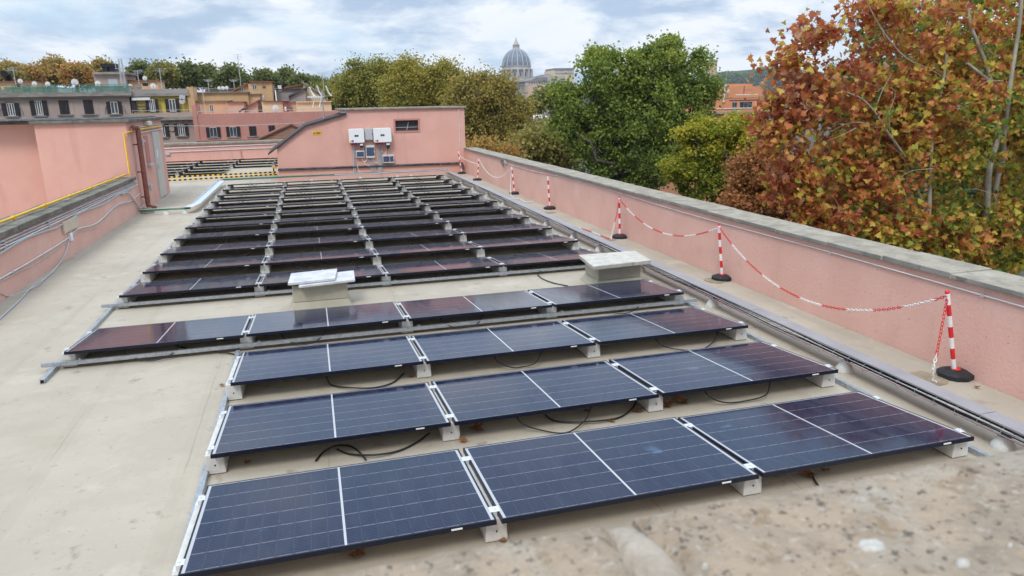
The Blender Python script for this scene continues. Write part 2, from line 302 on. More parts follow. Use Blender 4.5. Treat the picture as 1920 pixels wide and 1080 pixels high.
# ------------------------------------------------------------------ mesh helpers
def tag(o, label=None, cat=None, group=None, kind=None):
    if label: o['label'] = label
    if cat: o['category'] = cat
    if group: o['group'] = group
    if kind: o['kind'] = kind
    return o
def thing(name, label, cat, loc=(0, 0, 0), rz=0, group=None):
    o = bpy.data.objects.new(name, None); COL.objects.link(o); o.location = loc; o.rotation_euler = (0, 0, rz); o.empty_display_size = 0.1
    return tag(o, label, cat, group)
class MB:
    def __init__(s): s.v = []; s.f = []; s.mi = []; s.sm = []
    def add(s, vs, fs, mi=0, smooth=False):
        b = len(s.v); s.v += [tuple(map(float, p)) for p in vs]
        for f in fs: s.f.append(tuple(b+i for i in f)); s.mi.append(mi); s.sm.append(smooth)
    def box(s, x0, x1, y0, y1, z0, z1, mi=0):
        x0, x1 = min(x0, x1), max(x0, x1); y0, y1 = min(y0, y1), max(y0, y1); z0, z1 = min(z0, z1), max(z0, z1)
        s.add([(x0, y0, z0), (x1, y0, z0), (x1, y1, z0), (x0, y1, z0), (x0, y0, z1), (x1, y0, z1), (x1, y1, z1), (x0, y1, z1)],
              [(0, 3, 2, 1), (4, 5, 6, 7), (0, 1, 5, 4), (1, 2, 6, 5), (2, 3, 7, 6), (3, 0, 4, 7)], mi); return s
    def hexa(s, p, mi=0):       # eight corners: bottom four then top four
        s.add(p, [(0, 3, 2, 1), (4, 5, 6, 7), (0, 1, 5, 4), (1, 2, 6, 5), (2, 3, 7, 6), (3, 0, 4, 7)], mi); return s
    def prism(s, poly, y0, y1, mi=0):   # outline in x,z extruded along y
        n = len(poly); a = [(x, y0, z) for x, z in poly]+[(x, y1, z) for x, z in poly]
        s.add(a, [tuple(range(n)), tuple(range(2*n-1, n-1, -1))]+[(i, n+i, n+(i+1) % n, (i+1) % n) for i in range(n)], mi); return s
    def prismz(s, poly, z0, z1, mi=0):  # outline in x,y extruded up
        n = len(poly); a = [(x, y, z0) for x, y in poly]+[(x, y, z1) for x, y in poly]
        s.add(a, [tuple(range(n-1, -1, -1)), tuple(range(n, 2*n))]+[(i, (i+1) % n, n+(i+1) % n, n+i) for i in range(n)], mi); return s
    def lathe(s, prof, n=16, c=(0, 0, 0), mi=0, smooth=True, ph=0.0):
        vs = []; fs = []
        for r, z in prof:
            for k in range(n):
                a = 2*math.pi*k/n+ph; vs.append((c[0]+r*math.cos(a), c[1]+r*math.sin(a), c[2]+z))
        for i in range(len(prof)-1):
            for k in range(n): fs.append((i*n+k, i*n+(k+1) % n, (i+1)*n+(k+1) % n, (i+1)*n+k))
        s.add(vs, fs, mi, smooth)
        if prof[-1][0] > 1e-4: s.add(vs[-n:], [tuple(range(n))], mi)
        if prof[0][0] > 1e-4: s.add(vs[:n], [tuple(range(n-1, -1, -1))], mi)
        return s
    def tube(s, pts, r, n=6, mi=0, caps=True):
        P = [np.array(p, float) for p in pts]; rs = r if hasattr(r, '__len__') else [r]*len(P)
        up = None; vs = []; fs = []
        for i, p in enumerate(P):
            t = P[min(i+1, len(P)-1)]-P[max(i-1, 0)]; t = t/(np.linalg.norm(t)+1e-9)
            if up is None:
                up = np.cross(t, (0, 0, 1.0)) if abs(t[2]) < 0.9 else np.cross(t, (1.0, 0, 0))
            up = up-t*(up@t); up = up/(np.linalg.norm(up)+1e-9); b = np.cross(t, up)
            for k in range(n):
                a = 2*math.pi*k/n; vs.append(p+rs[i]*(up*math.cos(a)+b*math.sin(a)))
        for i in range(len(P)-1):
            for k in range(n): fs.append((i*n+k, i*n+(k+1) % n, (i+1)*n+(k+1) % n, (i+1)*n+k))
        s.add(vs, fs, mi, True)
        if caps: s.add(vs[:n], [tuple(range(n-1, -1, -1))], mi); s.add(vs[-n:], [tuple(range(n))], mi)
        return s
    def build(s, name, mats, parent=None, bevel=0, **tags):
        me = bpy.data.meshes.new(name); me.from_pydata(s.v, [], s.f)
        if not isinstance(mats, (list, tuple)): mats = [mats]
        for m in mats: me.materials.append(mt[m] if isinstance(m, str) else m)
        me.polygons.foreach_set('material_index', s.mi); me.polygons.foreach_set('use_smooth', s.sm); me.update()
        o = bpy.data.objects.new(name, me); COL.objects.link(o)
        if parent is not None: o.parent = parent
        if bevel:
            b = o.modifiers.new('bevel', 'BEVEL'); b.width = bevel; b.segments = 2; b.limit_method = 'ANGLE'; b.angle_limit = R(40)
        return tag(o, **tags)
def children(o): return list(o.children)
def copy_tree(o, parent=None):
    c = o.copy(); COL.objects.link(c)
    if parent is not None: c.parent = parent
    for ch in children(o): copy_tree(ch, c)
    return c
def spline(pts, n=8):
    P = [np.array(p, float) for p in pts]; Q = [2*P[0]-P[1]]+P+[2*P[-1]-P[-2]]; o = []
    for i in range(1, len(Q)-2):
        a, b, c, d = Q[i-1:i+3]
        for k in range(n):
            t = k/n; o.append(0.5*((2*b)+(c-a)*t+(2*a-5*b+4*c-d)*t*t+(3*b-a-3*c+d)*t**3))
    o.append(P[-1]); return o

# ------------------------------------------------------------------ ground and roof
MB().box(-4000, 4000, -300, 6000, -20.2, -20).build('city_ground', 'city', kind='structure')
MB().box(-12, 8.32, -6, 36.2, -0.6, 0).build('roof_floor', 'floor', kind='structure')

# right parapet
t = thing('parapet_wall', 'long low pink wall capped with grey stone beside the red and white posts', 'wall', (8.3, 0, 0))
MB().box(0, 0.40, -4, 24.3, -20, 0.885).build('wall', 'pinkrough', t)
c = MB(); y = -4.0
while y < 24.2:
    L_ = random.uniform(0.72, 0.95); y1 = min(y+L_, 24.28); j = random.uniform(-.006, .006)
    c.hexa([(-0.05+j, y+.012, 0.885), (0.452, y+.012, 0.885), (0.452, y1-.004, 0.885), (-0.05+j, y1-.004, 0.885),
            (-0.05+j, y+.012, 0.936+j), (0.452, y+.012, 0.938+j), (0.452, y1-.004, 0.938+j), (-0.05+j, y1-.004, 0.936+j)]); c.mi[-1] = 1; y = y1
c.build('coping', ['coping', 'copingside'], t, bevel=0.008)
MB().box(-0.042, 0.447, -3.99, 24.27, 0.8865, 0.928).build('mortar_joints', 'mortar', t)
MB().prismz([(-0.0, -4), (0.05, -4), (0.05, 24.2), (-0.0, 24.2)], 0.0, 0.001).build('foot', 'pinkrough', t)

# thin white cable clipped along the right parapet
p = spline([PX(1918, 575, 8.285), PX(1557, 473, 8.285), PX(1280, 398, 8.285), PX(1130, 352, 8.285), PX(1060, 333, 8.285), PX(1000, 321, 8.285), PX(964, 311, 8.285), PX(946, 305, 8.285)], 6)
p = [p[0]+(p[0]-p[3])*1.6]+p
t = thing('wall_cable', 'thin white cable clipped along the long pink wall under its stone cap', 'cable')
MB().tube(p, 0.0075, 6).build('cable', 'offwhite', t)
for q in p[2::5]: MB().box(q[0]-.012, 8.31, q[1]-.015, q[1]+.015, q[2]-.014, q[2]+.014).build('clip', 'grey', t)
q = PX(948, 304, 8.27)
t = thing('junction_box', 'small grey junction box under the stone cap of the long pink wall, black wire beneath', 'junction box', q)
MB().box(-.03, .035, -.09, .09, -.05, .05).build('box', 'grey', t, bevel=.008)
MB().tube(spline([(-.01, .1, -.03), (-.02, .3, -.10), (-.03, .42, -.03), (-.03, .36, .03), (-.02, .25, -.02), (-.02, .22, -.16)], 5), .012, 5).build('wire', 'black', t)

# ------------------------------------------------------------------ left parapet with pipes
XL = -1.75
t = thing('parapet_wall', 'low pink wall with a dark stone cap carrying a yellow gas pipe and grey conduits', 'wall', (XL, 0, 0))
MB().box(-0.40, 0, 2, 17.38, 0, 0.845).build('wall', 'pinkrough', t)
c = MB(); y = 2.0
while y < 17.3:
    y1 = min(y+random.uniform(.62, .78), 17.37); j = random.uniform(-.008, .008)
    c.box(-0.47, 0.06+j, y+.006, y1-.006, .845, .925+j); y = y1
c.build('coping', 'copingdark', t, bevel=.01)
MB().box(-0.455, 0.045, 2.01, 17.36, .8465, .912).build('mortar_joints', 'mortar', t)

def pipe(name, label, cat, pts, r, mat, clips=None, n=7, group=None):
    t = thing(name, label, cat, group=group)
    MB().tube(pts, r, n).build('pipe', mat, t)
    if clips:
        for q in clips: MB().box(q[0]-r-.006, q[0]+r+.006, q[1]-.014, q[1]+.014, q[2]-r-.02, q[2]+r+.004).build('clip', 'grey' if mat != 'yellow' else 'yellow', t)
    return t
yp = [(-1.92, 2, .985), (-1.92, 17.0, .985), (-1.92, 17.30, .985)]
top = PY(233, 250, 17.3); br = PX(305, 238, -1.70)
pts = yp+[(top[0]-.02, 17.32, 1.0), (top[0]-.02, 17.32, top[2]), (XL+.04, 17.32, top[2]+.02), (XL+.06, 18.6, 2.06), (XL+.06, 21.8, 2.07)]
pipe('gas_pipe', 'bright yellow gas pipe running along the dark stone cap and up onto the stair hut', 'pipe', pts, .022, 'yellow', [(-1.92, q, .985) for q in np.arange(2.6, 17, 1.45)])
for z, mm, lab, r in ((.79, 'conduit', 'uppermost grey conduit just under the dark stone cap of the low pink wall', .014), (.748, 'conduit', 'middle grey conduit of the three under the dark stone cap of the low pink wall', .012), (.706, 'offwhite', 'lowest pale conduit of the straight three under the dark stone cap', .011)):
    pts = [(XL+.025, 2, z)]+[(XL+.025, q, z+random.uniform(-.006, .006)) for q in np.arange(3.5, 17.3, 1.4)]+[(XL+.025, 17.6, z)]
    pipe('conduit', lab, 'conduit', pts, r, mm, [(XL+.02, q, z) for q in np.arange(3.1, 17.2, 1.9)], group='straight conduits on the low pink wall')
pts = [(XL+.03, q, .655+.028*math.sin(q*2.1)+random.uniform(-.01, .01)) for q in np.arange(2, 16.0, .45)]+[(XL+.03, 16.4, .68), (XL+.03, 17.2, .70)]
pipe('conduit', 'sagging pale blue corrugated conduit below the straight grey ones on the pink wall', 'conduit', spline(pts, 3), .014, 'bluec')
zc = [(-.0, 2, .31), (0, 8.5, .31), (0, 9.8, .315), (0, 11.5, .345), (0, 12.2, .41), (0, 13.5, .33), (0, 15.2, .47), (0, 16.6, .40), (0, 17.7, .46)]
pipe('conduit', 'pale wavy conduit halfway down the low pink wall', 'conduit', spline([(XL+.02, a[1], a[2]) for a in zc], 6), .011, 'offwhite', [(XL+.015, q, .315) for q in (6.5, 8.9, 10.2)])
pipe('conduit', 'thin grey cable drooping just below the wavy pale conduit', 'conduit', spline([(XL+.02, a[1], a[2]-.055+.02*math.sin(i*2.3)) for i, a in enumerate(zc)], 6), .006, 'conduit')
q = PX(138, 445, XL+.02)
pipe('conduit', 'grey conduit bending down from the wall top toward the brown downpipe', 'conduit', spline([(XL+.04, 15.8, .66), (XL+.04, 16.4, .62), (XL+.04, 16.9, .36), (XL+.04, 17.3, .14), (XL+.05, 17.7, .13), (XL+.05, 18.0, .25)], 6), .016, 'conduit')
g1 = [PX(133, 435, XL+.03), PX(128, 455, XL+.03), PX(120, 480, XL+.05), PZ(95, 513, .03), PZ(60, 538, .015), PZ(35, 565, .015), PZ(0, 597, .015)]
pipe('floor_cable', 'pale blue green cable dropping from the wall socket and trailing over the roof floor', 'cable', spline(g1+[g1[-1]+(g1[-1]-g1[-2])*1.0], 7), .008, 'bluec')
g2 = [PX(131, 440, XL+.03), PX(125, 470, XL+.04), PX(105, 500, XL+.03), PZ(70, 534, .04), PX(20, 555, XL+.02), PX(0, 549, XL+.02)]
pipe('floor_cable', 'thin grey cable sagging from the wall socket along the foot of the pink wall', 'cable', spline(g2, 7), .006, 'conduit')
a, b = PX(120, 418, XL+.03), PX(140, 405, XL+.03)
t = thing('junction_box', 'flat cream junction box under the pipes of the low pink wall', 'junction box', (XL, (a[1]+b[1])/2, .56))
MB().box(0.001, .05, -.42, .42, -.10, .10).build('box', M('cream box', (.60, .50, .38), (.55, .46, .35), s=4), t, bevel=.01)
q = PX(133, 444, XL+.03)
t = thing('junction_box', 'tiny white socket box below the cream box on the low pink wall', 'junction box', (XL, q[1], q[2]))
MB().box(.001, .05, -.06, .06, -.07, .07).build('box', 'white', t, bevel=.008)
MB().tube([(.02, 0, .07), (.02, 0, .14)], .008).build('stub', 'grey', t)

# ------------------------------------------------------------------ stair hut
HY0, HY1, HZ = 17.4, 22.05, 2.27
t = thing('stair_hut', 'pink flat roofed stair hut with grey door and mossy dark roof edge', 'stair hut', (XL, HY0, 0))
crx = PY(75, 300, HY0)[0]-XL
body = MB()
body.box(crx, 0, 0, HY1-HY0, 0, HZ)
body.box(-9, crx+.002, .5, HY1-HY0-.01, 0, HZ-.002)
body.build('wall', 'pink', t)
sl_ = MB(); sl_.box(crx-.08, .09, -.09, HY1-HY0+.06, HZ, HZ+.075); sl_.box(-9, crx-.075, .40, HY1-HY0+.05, HZ+.001, HZ+.072)
sl_.build('roof_edge', 'copingdark', t, bevel=.012)
bt = MB(); bt.box(-8.9, -.12, .45, HY1-HY0-.1, HZ+.072, HZ+.10); bt.box(-4.0, -.03, .02, 1.2, HZ+.074, HZ+.088)
for i in range(14):
    xx = random.uniform(-2.9, -.25); bt.hexa([(xx-.3, -.02, HZ+.086), (xx+.3, -.02, HZ+.086), (xx+.35, .5, HZ+.09), (xx-.25, .5, HZ+.09), (xx-.22, .03, HZ+.12), (xx+.2, .03, HZ+.10), (xx+.25, .4, HZ+.14), (xx-.15, .4, HZ+.11)])
bt.build('roof_felt', 'bitumen', t)
dA, dB = PX(292, 300, XL)[1]-HY0, PX(311, 300, XL)[1]-HY0
dA, dB = 2.98, 3.95
d = MB().box(0.0, .03, dA, dB, .03, 1.93).build('door', 'doorgrey', t, bevel=.006)
fr = MB(); fr.box(0.0, .018, dA-.05, dA, .0, 1.98); fr.box(0, .018, dB, dB+.05, 0, 1.98); fr.box(0, .018, dA, dB, 1.93, 1.98); fr.build('door_frame', 'grey', t)
MB().box(.03, .07, dA+.06, dA+.18, .93, .96).box(.03, .045, dA+.1, dA+.14, .86, 1.03).build('handle', 'grey', d)
MB().box(.03, .034, dA+.25, dA+.38, 1.20, 1.42).build('notice', 'white', d)
sw = MB().box(0.0, .02, 1.83, 2.28, 1.12, 1.86).build('slot_window', 'pinkdark', t)
MB().box(-.0, .09, 1.78, 2.36, 1.05, 1.10).build('slot_sill', 'grey', t)
MB().box(0, .10, 1.2, 1.5, 1.72, 1.78).box(.06, .10, 1.2, 1.26, 1.6, 1.72).build('bracket', 'grey', t)
MB().box(0, .10, 1.4, 1.7, .52, .58).box(.06, .10, 1.4, 1.46, .4, .52).build('bracket', 'grey', t)
for dz, mm in ((.0, 'conduit'), (-.09, 'offwhite')):
    pipe('conduit', 'grey conduit just %s the yellow pipe on the side of the stair hut' % ('above' if dz == 0 else 'below'), 'conduit', [(XL+.04, 18.3, 2.11+dz*1.6), (XL+.04, 22.0, 2.13+dz*1.6)], .014, mm)
t = thing('wall_lamp', 'small cream lamp box high on the stair hut above the grey door', 'lamp', (XL, 19.75, 2.22))
MB().prism([(0.0, -.09), (.10, -.07), (.12, .02), (.08, .04), (0, .04)], -.28, .28).build('housing', 'cream', t, bevel=.006)
MB().box(.101, .125, -.24, .24, -.065, .012).build('lens', 'offwhite', t)
dp = [PX(249, 240, XL+.08), PX(256, 243, XL+.16), (XL+.16, 18.25, 1.85), (XL+.14, 18.1, .35), (XL+.14, 18.05, .14), (XL+.26, 17.9, .05), (XL+.40, 17.8, .045)]
dp = [(XL+.05, 17.75, 2.10), (XL+.12, 17.78, 2.14), (XL+.16, 17.85, 2.08), (XL+.16, 17.86, 1.9), (XL+.15, 17.86, .4), (XL+.15, 17.86, .17), (XL+.2, 17.8, .09), (XL+.34, 17.65, .07)]
t = thing('downpipe', 'thick brown rainwater downpipe at the corner of the stair hut', 'pipe')
MB().tube(spline(dp, 5), .062, 12).build('pipe', 'brownpipe', t)
k = MB()
for z in (1.7, 1.0, .35): k.lathe([(.064, -.02), (.07, -.018), (.07, .018), (.064, .02)], 12, (XL+.15, 17.86, z)); k.box(XL, XL+.1, 17.84, 17.88, z-.015, z+.015)
k.build('clamps', 'brownpipe', t)
t = thing('leaf_guard', 'small rusty wire leaf guard lying below the brown downpipe', 'drain guard', (-1.52, 17.25, 0))
k = MB()
for i in range(9):
    a = i*math.pi/9; k.tube([(.16*math.cos(a), .16*math.sin(a), 0), (.10*math.cos(a), .10*math.sin(a), .13), (-.10*math.cos(a), -.10*math.sin(a), .13), (-.16*math.cos(a), -.16*math.sin(a), 0)], .008, 4)
for z, r in ((.02, .155), (.07, .13), (.12, .105)): k.tube([(r*math.cos(a), r*math.sin(a), z) for a in np.linspace(0, 2*math.pi, 13)], .007, 4)
k.build('cage', 'drain', t)

# ------------------------------------------------------------------ back building with inverters
BY = 24.3
def XZ(u, v, y=BY): q = PY(u, v, y); return (q[0], q[2])
prof = [(XZ(521, 330)[0], 0.0), (XZ(519.5, 279.5)[0], XZ(519.5, 279.5)[1]), XZ(545, 259.2), XZ(573, 238), XZ(610, 227), XZ(648, 215.5), (XZ(649, 205)[0], 2.405), (8.34, 2.405), (8.34, 0)]
ZT = 2.405
t = thing('machine_room', 'pink machine room closing the roof, with sloping left side and small dark window', 'building', (0, BY, 0))
wx0, wz0 = XZ(742, 246); wx1, wz1 = XZ(784, 225)
wb = MB(); n_ = len(prof); ok = prof
# front face with the window opening left out: split into strips
def strip(poly): wb.prism(poly, 0, 4.0)
lx = prof[5][0]
strip([p_ for p_ in prof[:6]]+[(lx, 0.0)])
strip([(lx, 0), (lx, ZT), (wx0, ZT), (wx0, 0)]); strip([(wx1, 0), (wx1, ZT), (8.34, ZT), (8.34, 0)])
strip([(wx0, wz1), (wx0, ZT), (wx1, ZT), (wx1, wz1)]); strip([(wx0, 0), (wx0, wz0), (wx1, wz0), (wx1, 0)])
wb.build('wall', 'pink', t)
f_ = MB(); e = .06
for a in ((wx0-e, wx1+e, wz1, wz1+e), (wx0-e, wx1+e, wz0-e, wz0), (wx0-e, wx0, wz0, wz1), (wx1, wx1+e, wz0, wz1)): f_.box(a[0], a[1], -.015, .0, a[2], a[3])
wf = f_.build('window_surround', 'pinkdark', t)
MB().box(wx0, wx1, .12, .16, wz0, wz1).build('window_mesh', 'mesh', wf)
k = MB(); k.tube([(wx0+.42, .1, wz0+.02), (wx0+.5, .1, wz0+.32)], .012, 5); k.box(wx0, wx1, .09, .12, wz0+.12, wz0+.135)
k.build('window_bars', 'grey', wf)
MB().box(XZ(636, 205)[0], 8.40, -.09, 4.05, ZT, ZT+.065).build('coping', 'coping', t, bevel=.01)
fl = MB(); sp_ = [XZ(503, 291.5), XZ(520, 278.5), XZ(546, 258.5), XZ(573, 238), XZ(610, 227), XZ(649, 215.2)]
fl.prism([(x, z+.01) for x, z in sp_]+[(x, z+.075) for x, z in sp_[::-1]], -.10, 4.02)
fl.build('roof_flashing', M('dark flashing', (0.045, 0.036, 0.036), (0.075, 0.06, 0.058), s=4, rough=.85), t)
MB().box(XZ(638, 207)[0], XZ(649, 207)[0], -.02, .3, XZ(640, 212)[1], ZT).build('gutter_box', 'grey', t)
MB().tube([(XZ(860, 210)[0], -.02, ZT-.02), (XZ(860, 210)[0], -.02, .95)], .014, 6).build('conduit', 'offwhite', t)
MB().tube([XZ(521, 318)[:1]+(-.05,)+XZ(521, 318)[1:], (XZ(690, 313)[0], -.05, .385), (8.0, -.05, .37), (8.18, -.05, .36), (8.21, -.07, .26), (8.21, -.07, .12)], .04, 8).build('base_pipe', 'bitumen', t)

def boxat(m, u0, u1, v0, v1, y, d, mi=0, dy=0):
    vm, um = (v0+v1)/2, (u0+u1)/2
    x0, x1 = PY(u0, vm, y)[0], PY(u1, vm, y)[0]; z1, z0 = PY(um, v0, y)[2], PY(um, v1, y)[2]
    m.box(x0, x1, y+dy-d, y+dy, z0, z1, mi); return (x0, x1, z0, z1)
def inverter(u0, u1, v0, v1, label, big):
    um, vm = (u0+u1)/2, (v0+v1)/2; yy = BY-.27
    c0 = PY(um, vm, BY-.27); x0, x1 = PY(u0, vm, yy)[0], PY(u1, vm, yy)[0]; z1, z0 = PY(um, v0, yy)[2], PY(um, v1, yy)[2]
    t = thing('inverter', label, 'inverter', (c0[0], BY-.02, z0))
    W, H = (x1-x0)/2, z1-z0
    b = .05; poly = []
    for cx_, cz_, a0 in ((W-b, b, -90), (W-b, H-b, 0), (-W+b, H-b, 90), (-W+b, b, 180)):
        for k in range(5): a = R(a0+k*22.5); poly.append((cx_+b*math.cos(a), cz_+b*math.sin(a)))
    MB().prism(poly, -.25, -.06).build('casing', 'white', t, bevel=.012)
    MB().box(-W*.8, W*.8, -.06, .0, H*.1, H*.9).build('heat_sink', 'grey', t)
    ps = []
    for k in range(16): a = R(k*22.5); ps.append((.045*(1 if math.cos(a) > 0 else -1)*1.0+.03*math.cos(a), H*.5+.035*math.sin(a)))
    lg = MB().prism(ps, -.253, -.249).build('status_panel', 'ink', t)
    MB().box(-.012, .012, -.2545, -.2535, H*.5-.012, H*.5+.012).build('status_light', 'grey', lg)
    st_ = MB().box(-W+.04, -W+.10, -.2525, -.249, .03, .10).build('warning_sticker', 'yellow', t)
    MB().box(-W+.10, -W+.16, -.2525, -.249, .03, .10).build('info_sticker', 'signblue', t)
    MB().box(-W*.75, -.0, -.2, -.05, -.07, 0).build('connectors', 'redc', t)
    MB().prism([(W*.35, 0), (W*.80, 0), (W*.80, -.14), (W*.68, -.24 if big else -.18), (W*.50, -.24 if big else -.18), (W*.35, -.14)], -.2, -.08).build('cable_gland', 'black', t)
    MB().box(W*.38, W*.77, -.203, -.2, -.10, -.03).build('gland_sticker', 'white', t)
    return t
inverter(654, 683, 241.5, 268, 'smaller white solar inverter on the pink back wall, nearer the yellow sign', False)
inverter(700.5, 734, 240, 267, 'white solar inverter on the pink back wall nearest the small dark window, larger of two', True)
t = thing('cabinet', 'flat grey cabinet on the back wall squeezed between the two white inverters', 'cabinet', (PY(691, 251, BY)[0], BY, 0))
k = MB(); g = boxat(k, 683.5, 698, 240.5, 262, BY, .16); k.v = [(x-t.location[0], y-BY, z) for x, y, z in k.v]; k.build('casing', 'grey', t, bevel=.01)
MB().box(g[1]-t.location[0]-.03, g[1]-t.location[0]-.015, -.165, -.16, (g[2]+g[3])/2-.03, (g[2]+g[3])/2+.03).build('lock', 'black', t)
def breaker(u0, u1, v0, v1, label, split=None):
    cx_ = PY((u0+u1)/2, v0, BY)[0]; t = thing('breaker_box', label, 'breaker box', (cx_, BY, 0))
    k = MB(); g = boxat(k, u0, u1, v0, v1, BY, .13); k.v = [(x-cx_, y-BY, z) for x, y, z in k.v]; k.build('casing', 'offwhite', t, bevel=.008)
    x0, x1, z0, z1 = g; H = z1-z0
    segs = [(x0+.02, x1-.02)] if not split else [(x0+.02, x0+(x1-x0)*split-.01), (x0+(x1-x0)*split+.01, x1-.02)]
    for s0, s1 in segs:
        c_ = MB().box(s0-cx_, s1-cx_, -.145, -.13, z0+H*.17, z1-H*.17).build('cover', 'screen', t)
    MB().box(x1-.03-cx_, x1-.015-cx_, -.155, -.145, z0+H*.42, z0+H*.58).build('latch', 'white', t)
    return t
breaker(667.5, 683, 282, 295, 'small breaker box with smoked blue cover under the inverter nearer the yellow sign')
breaker(685.5, 702, 272, 295.5, 'tall square breaker box with dark cover below the grey cabinet')
breaker(717, 738, 290, 305, 'wide breaker box with two smoked covers, lowest on the pink back wall', .62)
# conduits dropping from the boxes to the tray
def wallpipe(label, px, r=.016, mat='conduit', group='conduits hanging from the boxes on the back wall', dy=.05):
    pts = [PY(u, v, BY-dy) for u, v in px]
    t = thing('conduit', label, 'conduit', group=group); MB().tube(spline(pts, 5) if len(pts) > 2 else pts, r, 6).build('pipe', mat, t)
wallpipe('straight conduit running down from under the smaller inverter, nearer the yellow sign', [(662.5, 272), (663, 300), (663.5, 324)], .02)
wallpipe('straight conduit running down from the smaller inverter, beside the small breaker box', [(665.3, 272), (665.8, 300), (666.3, 324)], .018)
names = ['first', 'second', 'third', 'fourth']
for i in range(4):
    wallpipe('%s of four slanting conduits under the tall square breaker box' % names[i], [(690+i*3.2, 296), (692.5+i*3.3, 306), (698+i*2.2, 323)], .014)
for i in range(4):
    wallpipe('%s of four upright conduits below the larger inverter' % names[i], [(710+i*2.6+(2 if i > 1 else 0), 268 if i < 2 else 276), (709+i*2.4, 290), (710.5+i*1.9, 323)], .016)
wallpipe('looped white conduit joining the small breaker box to the tall one', [(679, 295), (680, 301), (684, 303), (688, 300), (688.5, 296)], .012, 'white')
wallpipe('white conduit curving from the tall breaker box toward the upright conduits', [(699, 296), (702, 303), (708, 306)], .012, 'white')
wallpipe('white conduit swinging low from the small breaker box across the black pipe', [(682, 303), (686, 309), (693, 310.5)], .01, 'white', dy=.1)
wallpipe('thin white wire hanging to the tray below the small breaker box', [(670, 310), (672, 318), (676, 323)], .008, 'white', dy=.1)
wallpipe('green cable from the larger inverter down to the wide breaker box', [(727, 276), (726.5, 284), (726, 290)], .012, 'greenc', dy=.15)
wallpipe('short green cable from the smaller inverter to the small breaker box', [(676, 272), (676.5, 277), (676.5, 282)], .009, 'greenc', dy=.15)
wallpipe('thin red cable running over the wide breaker box', [(725.5, 291), (725.5, 300), (725.5, 311)], .008, 'redc', dy=.16)
wallpipe('thin grey wire sagging from the grey cabinet to the larger inverter', [(693, 263), (699, 271), (706, 274), (708, 269)], .006, 'grey')
wallpipe('thin grey wire from the grey cabinet to the tall breaker box', [(685.5, 263), (685, 270), (686, 278), (684, 286)], .006, 'grey')
# warning sign
q = PY(594.5, 249.5, BY-.002); s = pix(q)
t = thing('warning_sign', 'yellow warning sign with black triangle on the pink wall under the sloping roof', 'sign', (q[0], BY-.003, q[2]))
MB().box(-8.3*s, 8.3*s, -.006, 0, -3.6*s, 3.6*s).build('plate', 'yellow', t)
k = MB(); k.prism([(-7.2*s, -1.6*s), (-3.6*s, -1.6*s), (-5.4*s, 1.9*s)], -.0085, -.0062)
k.prism([(-2.6*s, 1.6*s), (6.9*s, 1.6*s), (6.9*s, .8*s), (-2.6*s, .8*s)], -.0085, -.0062); k.prism([(-2.2*s, 0.2*s), (6.2*s, .2*s), (6.2*s, -.5*s), (-2.2*s, -.5*s)], -.0085, -.0062); k.prism([(-1.6*s, -1.1*s), (5.2*s, -1.1*s), (5.2*s, -1.8*s), (-1.6*s, -1.8*s)], -.0085, -.0062)
k.build('symbol', 'ink', t)
# TV aerial on the slope
b = PY(608, 224, BY+.4)
t = thing('tv_aerial', 'white television aerial with curved grid on the sloping roof edge of the pink room', 'aerial', (b[0], BY+.4, b[2]-.15))
hz = PY(607, 178, BY+.4)[2]-b[2]+.15
MB().tube([(0, 0, 0), (0, 0, hz+.15)], .024, 8).build('mast', 'galv', t)
s = pix(b)
MB().box(-27*s, 2*s, -.02, .02, hz-4*s, hz-2.5*s).build('boom', 'white', t)
for k_, (du, hh) in enumerate(((-22, 1), (-8, 1.15), (8, 1.1))):
    MB().tube(spline([(du*s, -.05, hz+14*hh*s), (du*s+3*s, .0, hz+6*s), (du*s+7*s, .02, hz-1*s), (du*s+9*s, .0, hz-1.5*s)], 4), .028, 6).build('reflector_arm', 'white', t)
for k_, du in enumerate((-20, -8)):
    MB().tube([(du*s+6*s, 0, hz-3*s), (du*s+1*s, -.1, hz-22*s)], .016, 5).build('drop_rod', 'white', t)
k = MB()
for i in range(7): k.box((-26+i*3.2)*s, (-25+i*3.2)*s, -.2, .2, hz-5.2*s, hz-1.5*s)
k.build('directors', 'white', t)

# ------------------------------------------------------------------ rear roof: hazard bars, far panels, rear parapet
t = thing('rear_wall', 'low pink wall with grey cap closing the far roof behind the distant panels', 'wall', (0, 36, 0))
MB().box(-14, 2.4, 0, .35, -.0, .84).build('wall', 'pink', t)
MB().box(-14, 2.42, -.07, .42, .84, .96).build('coping', 'coping', t, bevel=.015)
for z, mm in ((.74, 'white'), (.56, 'offwhite')): MB().tube([(-4.2, -.03, z-.03), (-1, -.03, z), (2.4, -.03, z+.03)], .018, 6).build('conduit', mm, t)
MB().tube([(-.67, -.05, .54), (-.66, -.05, .1)], .02, 6).build('drain_stub', 'pinkdark', t)
MB().box(-4.15, -3.95, -.08, 0, .40, .55).build('junction_box', 'grey', t)

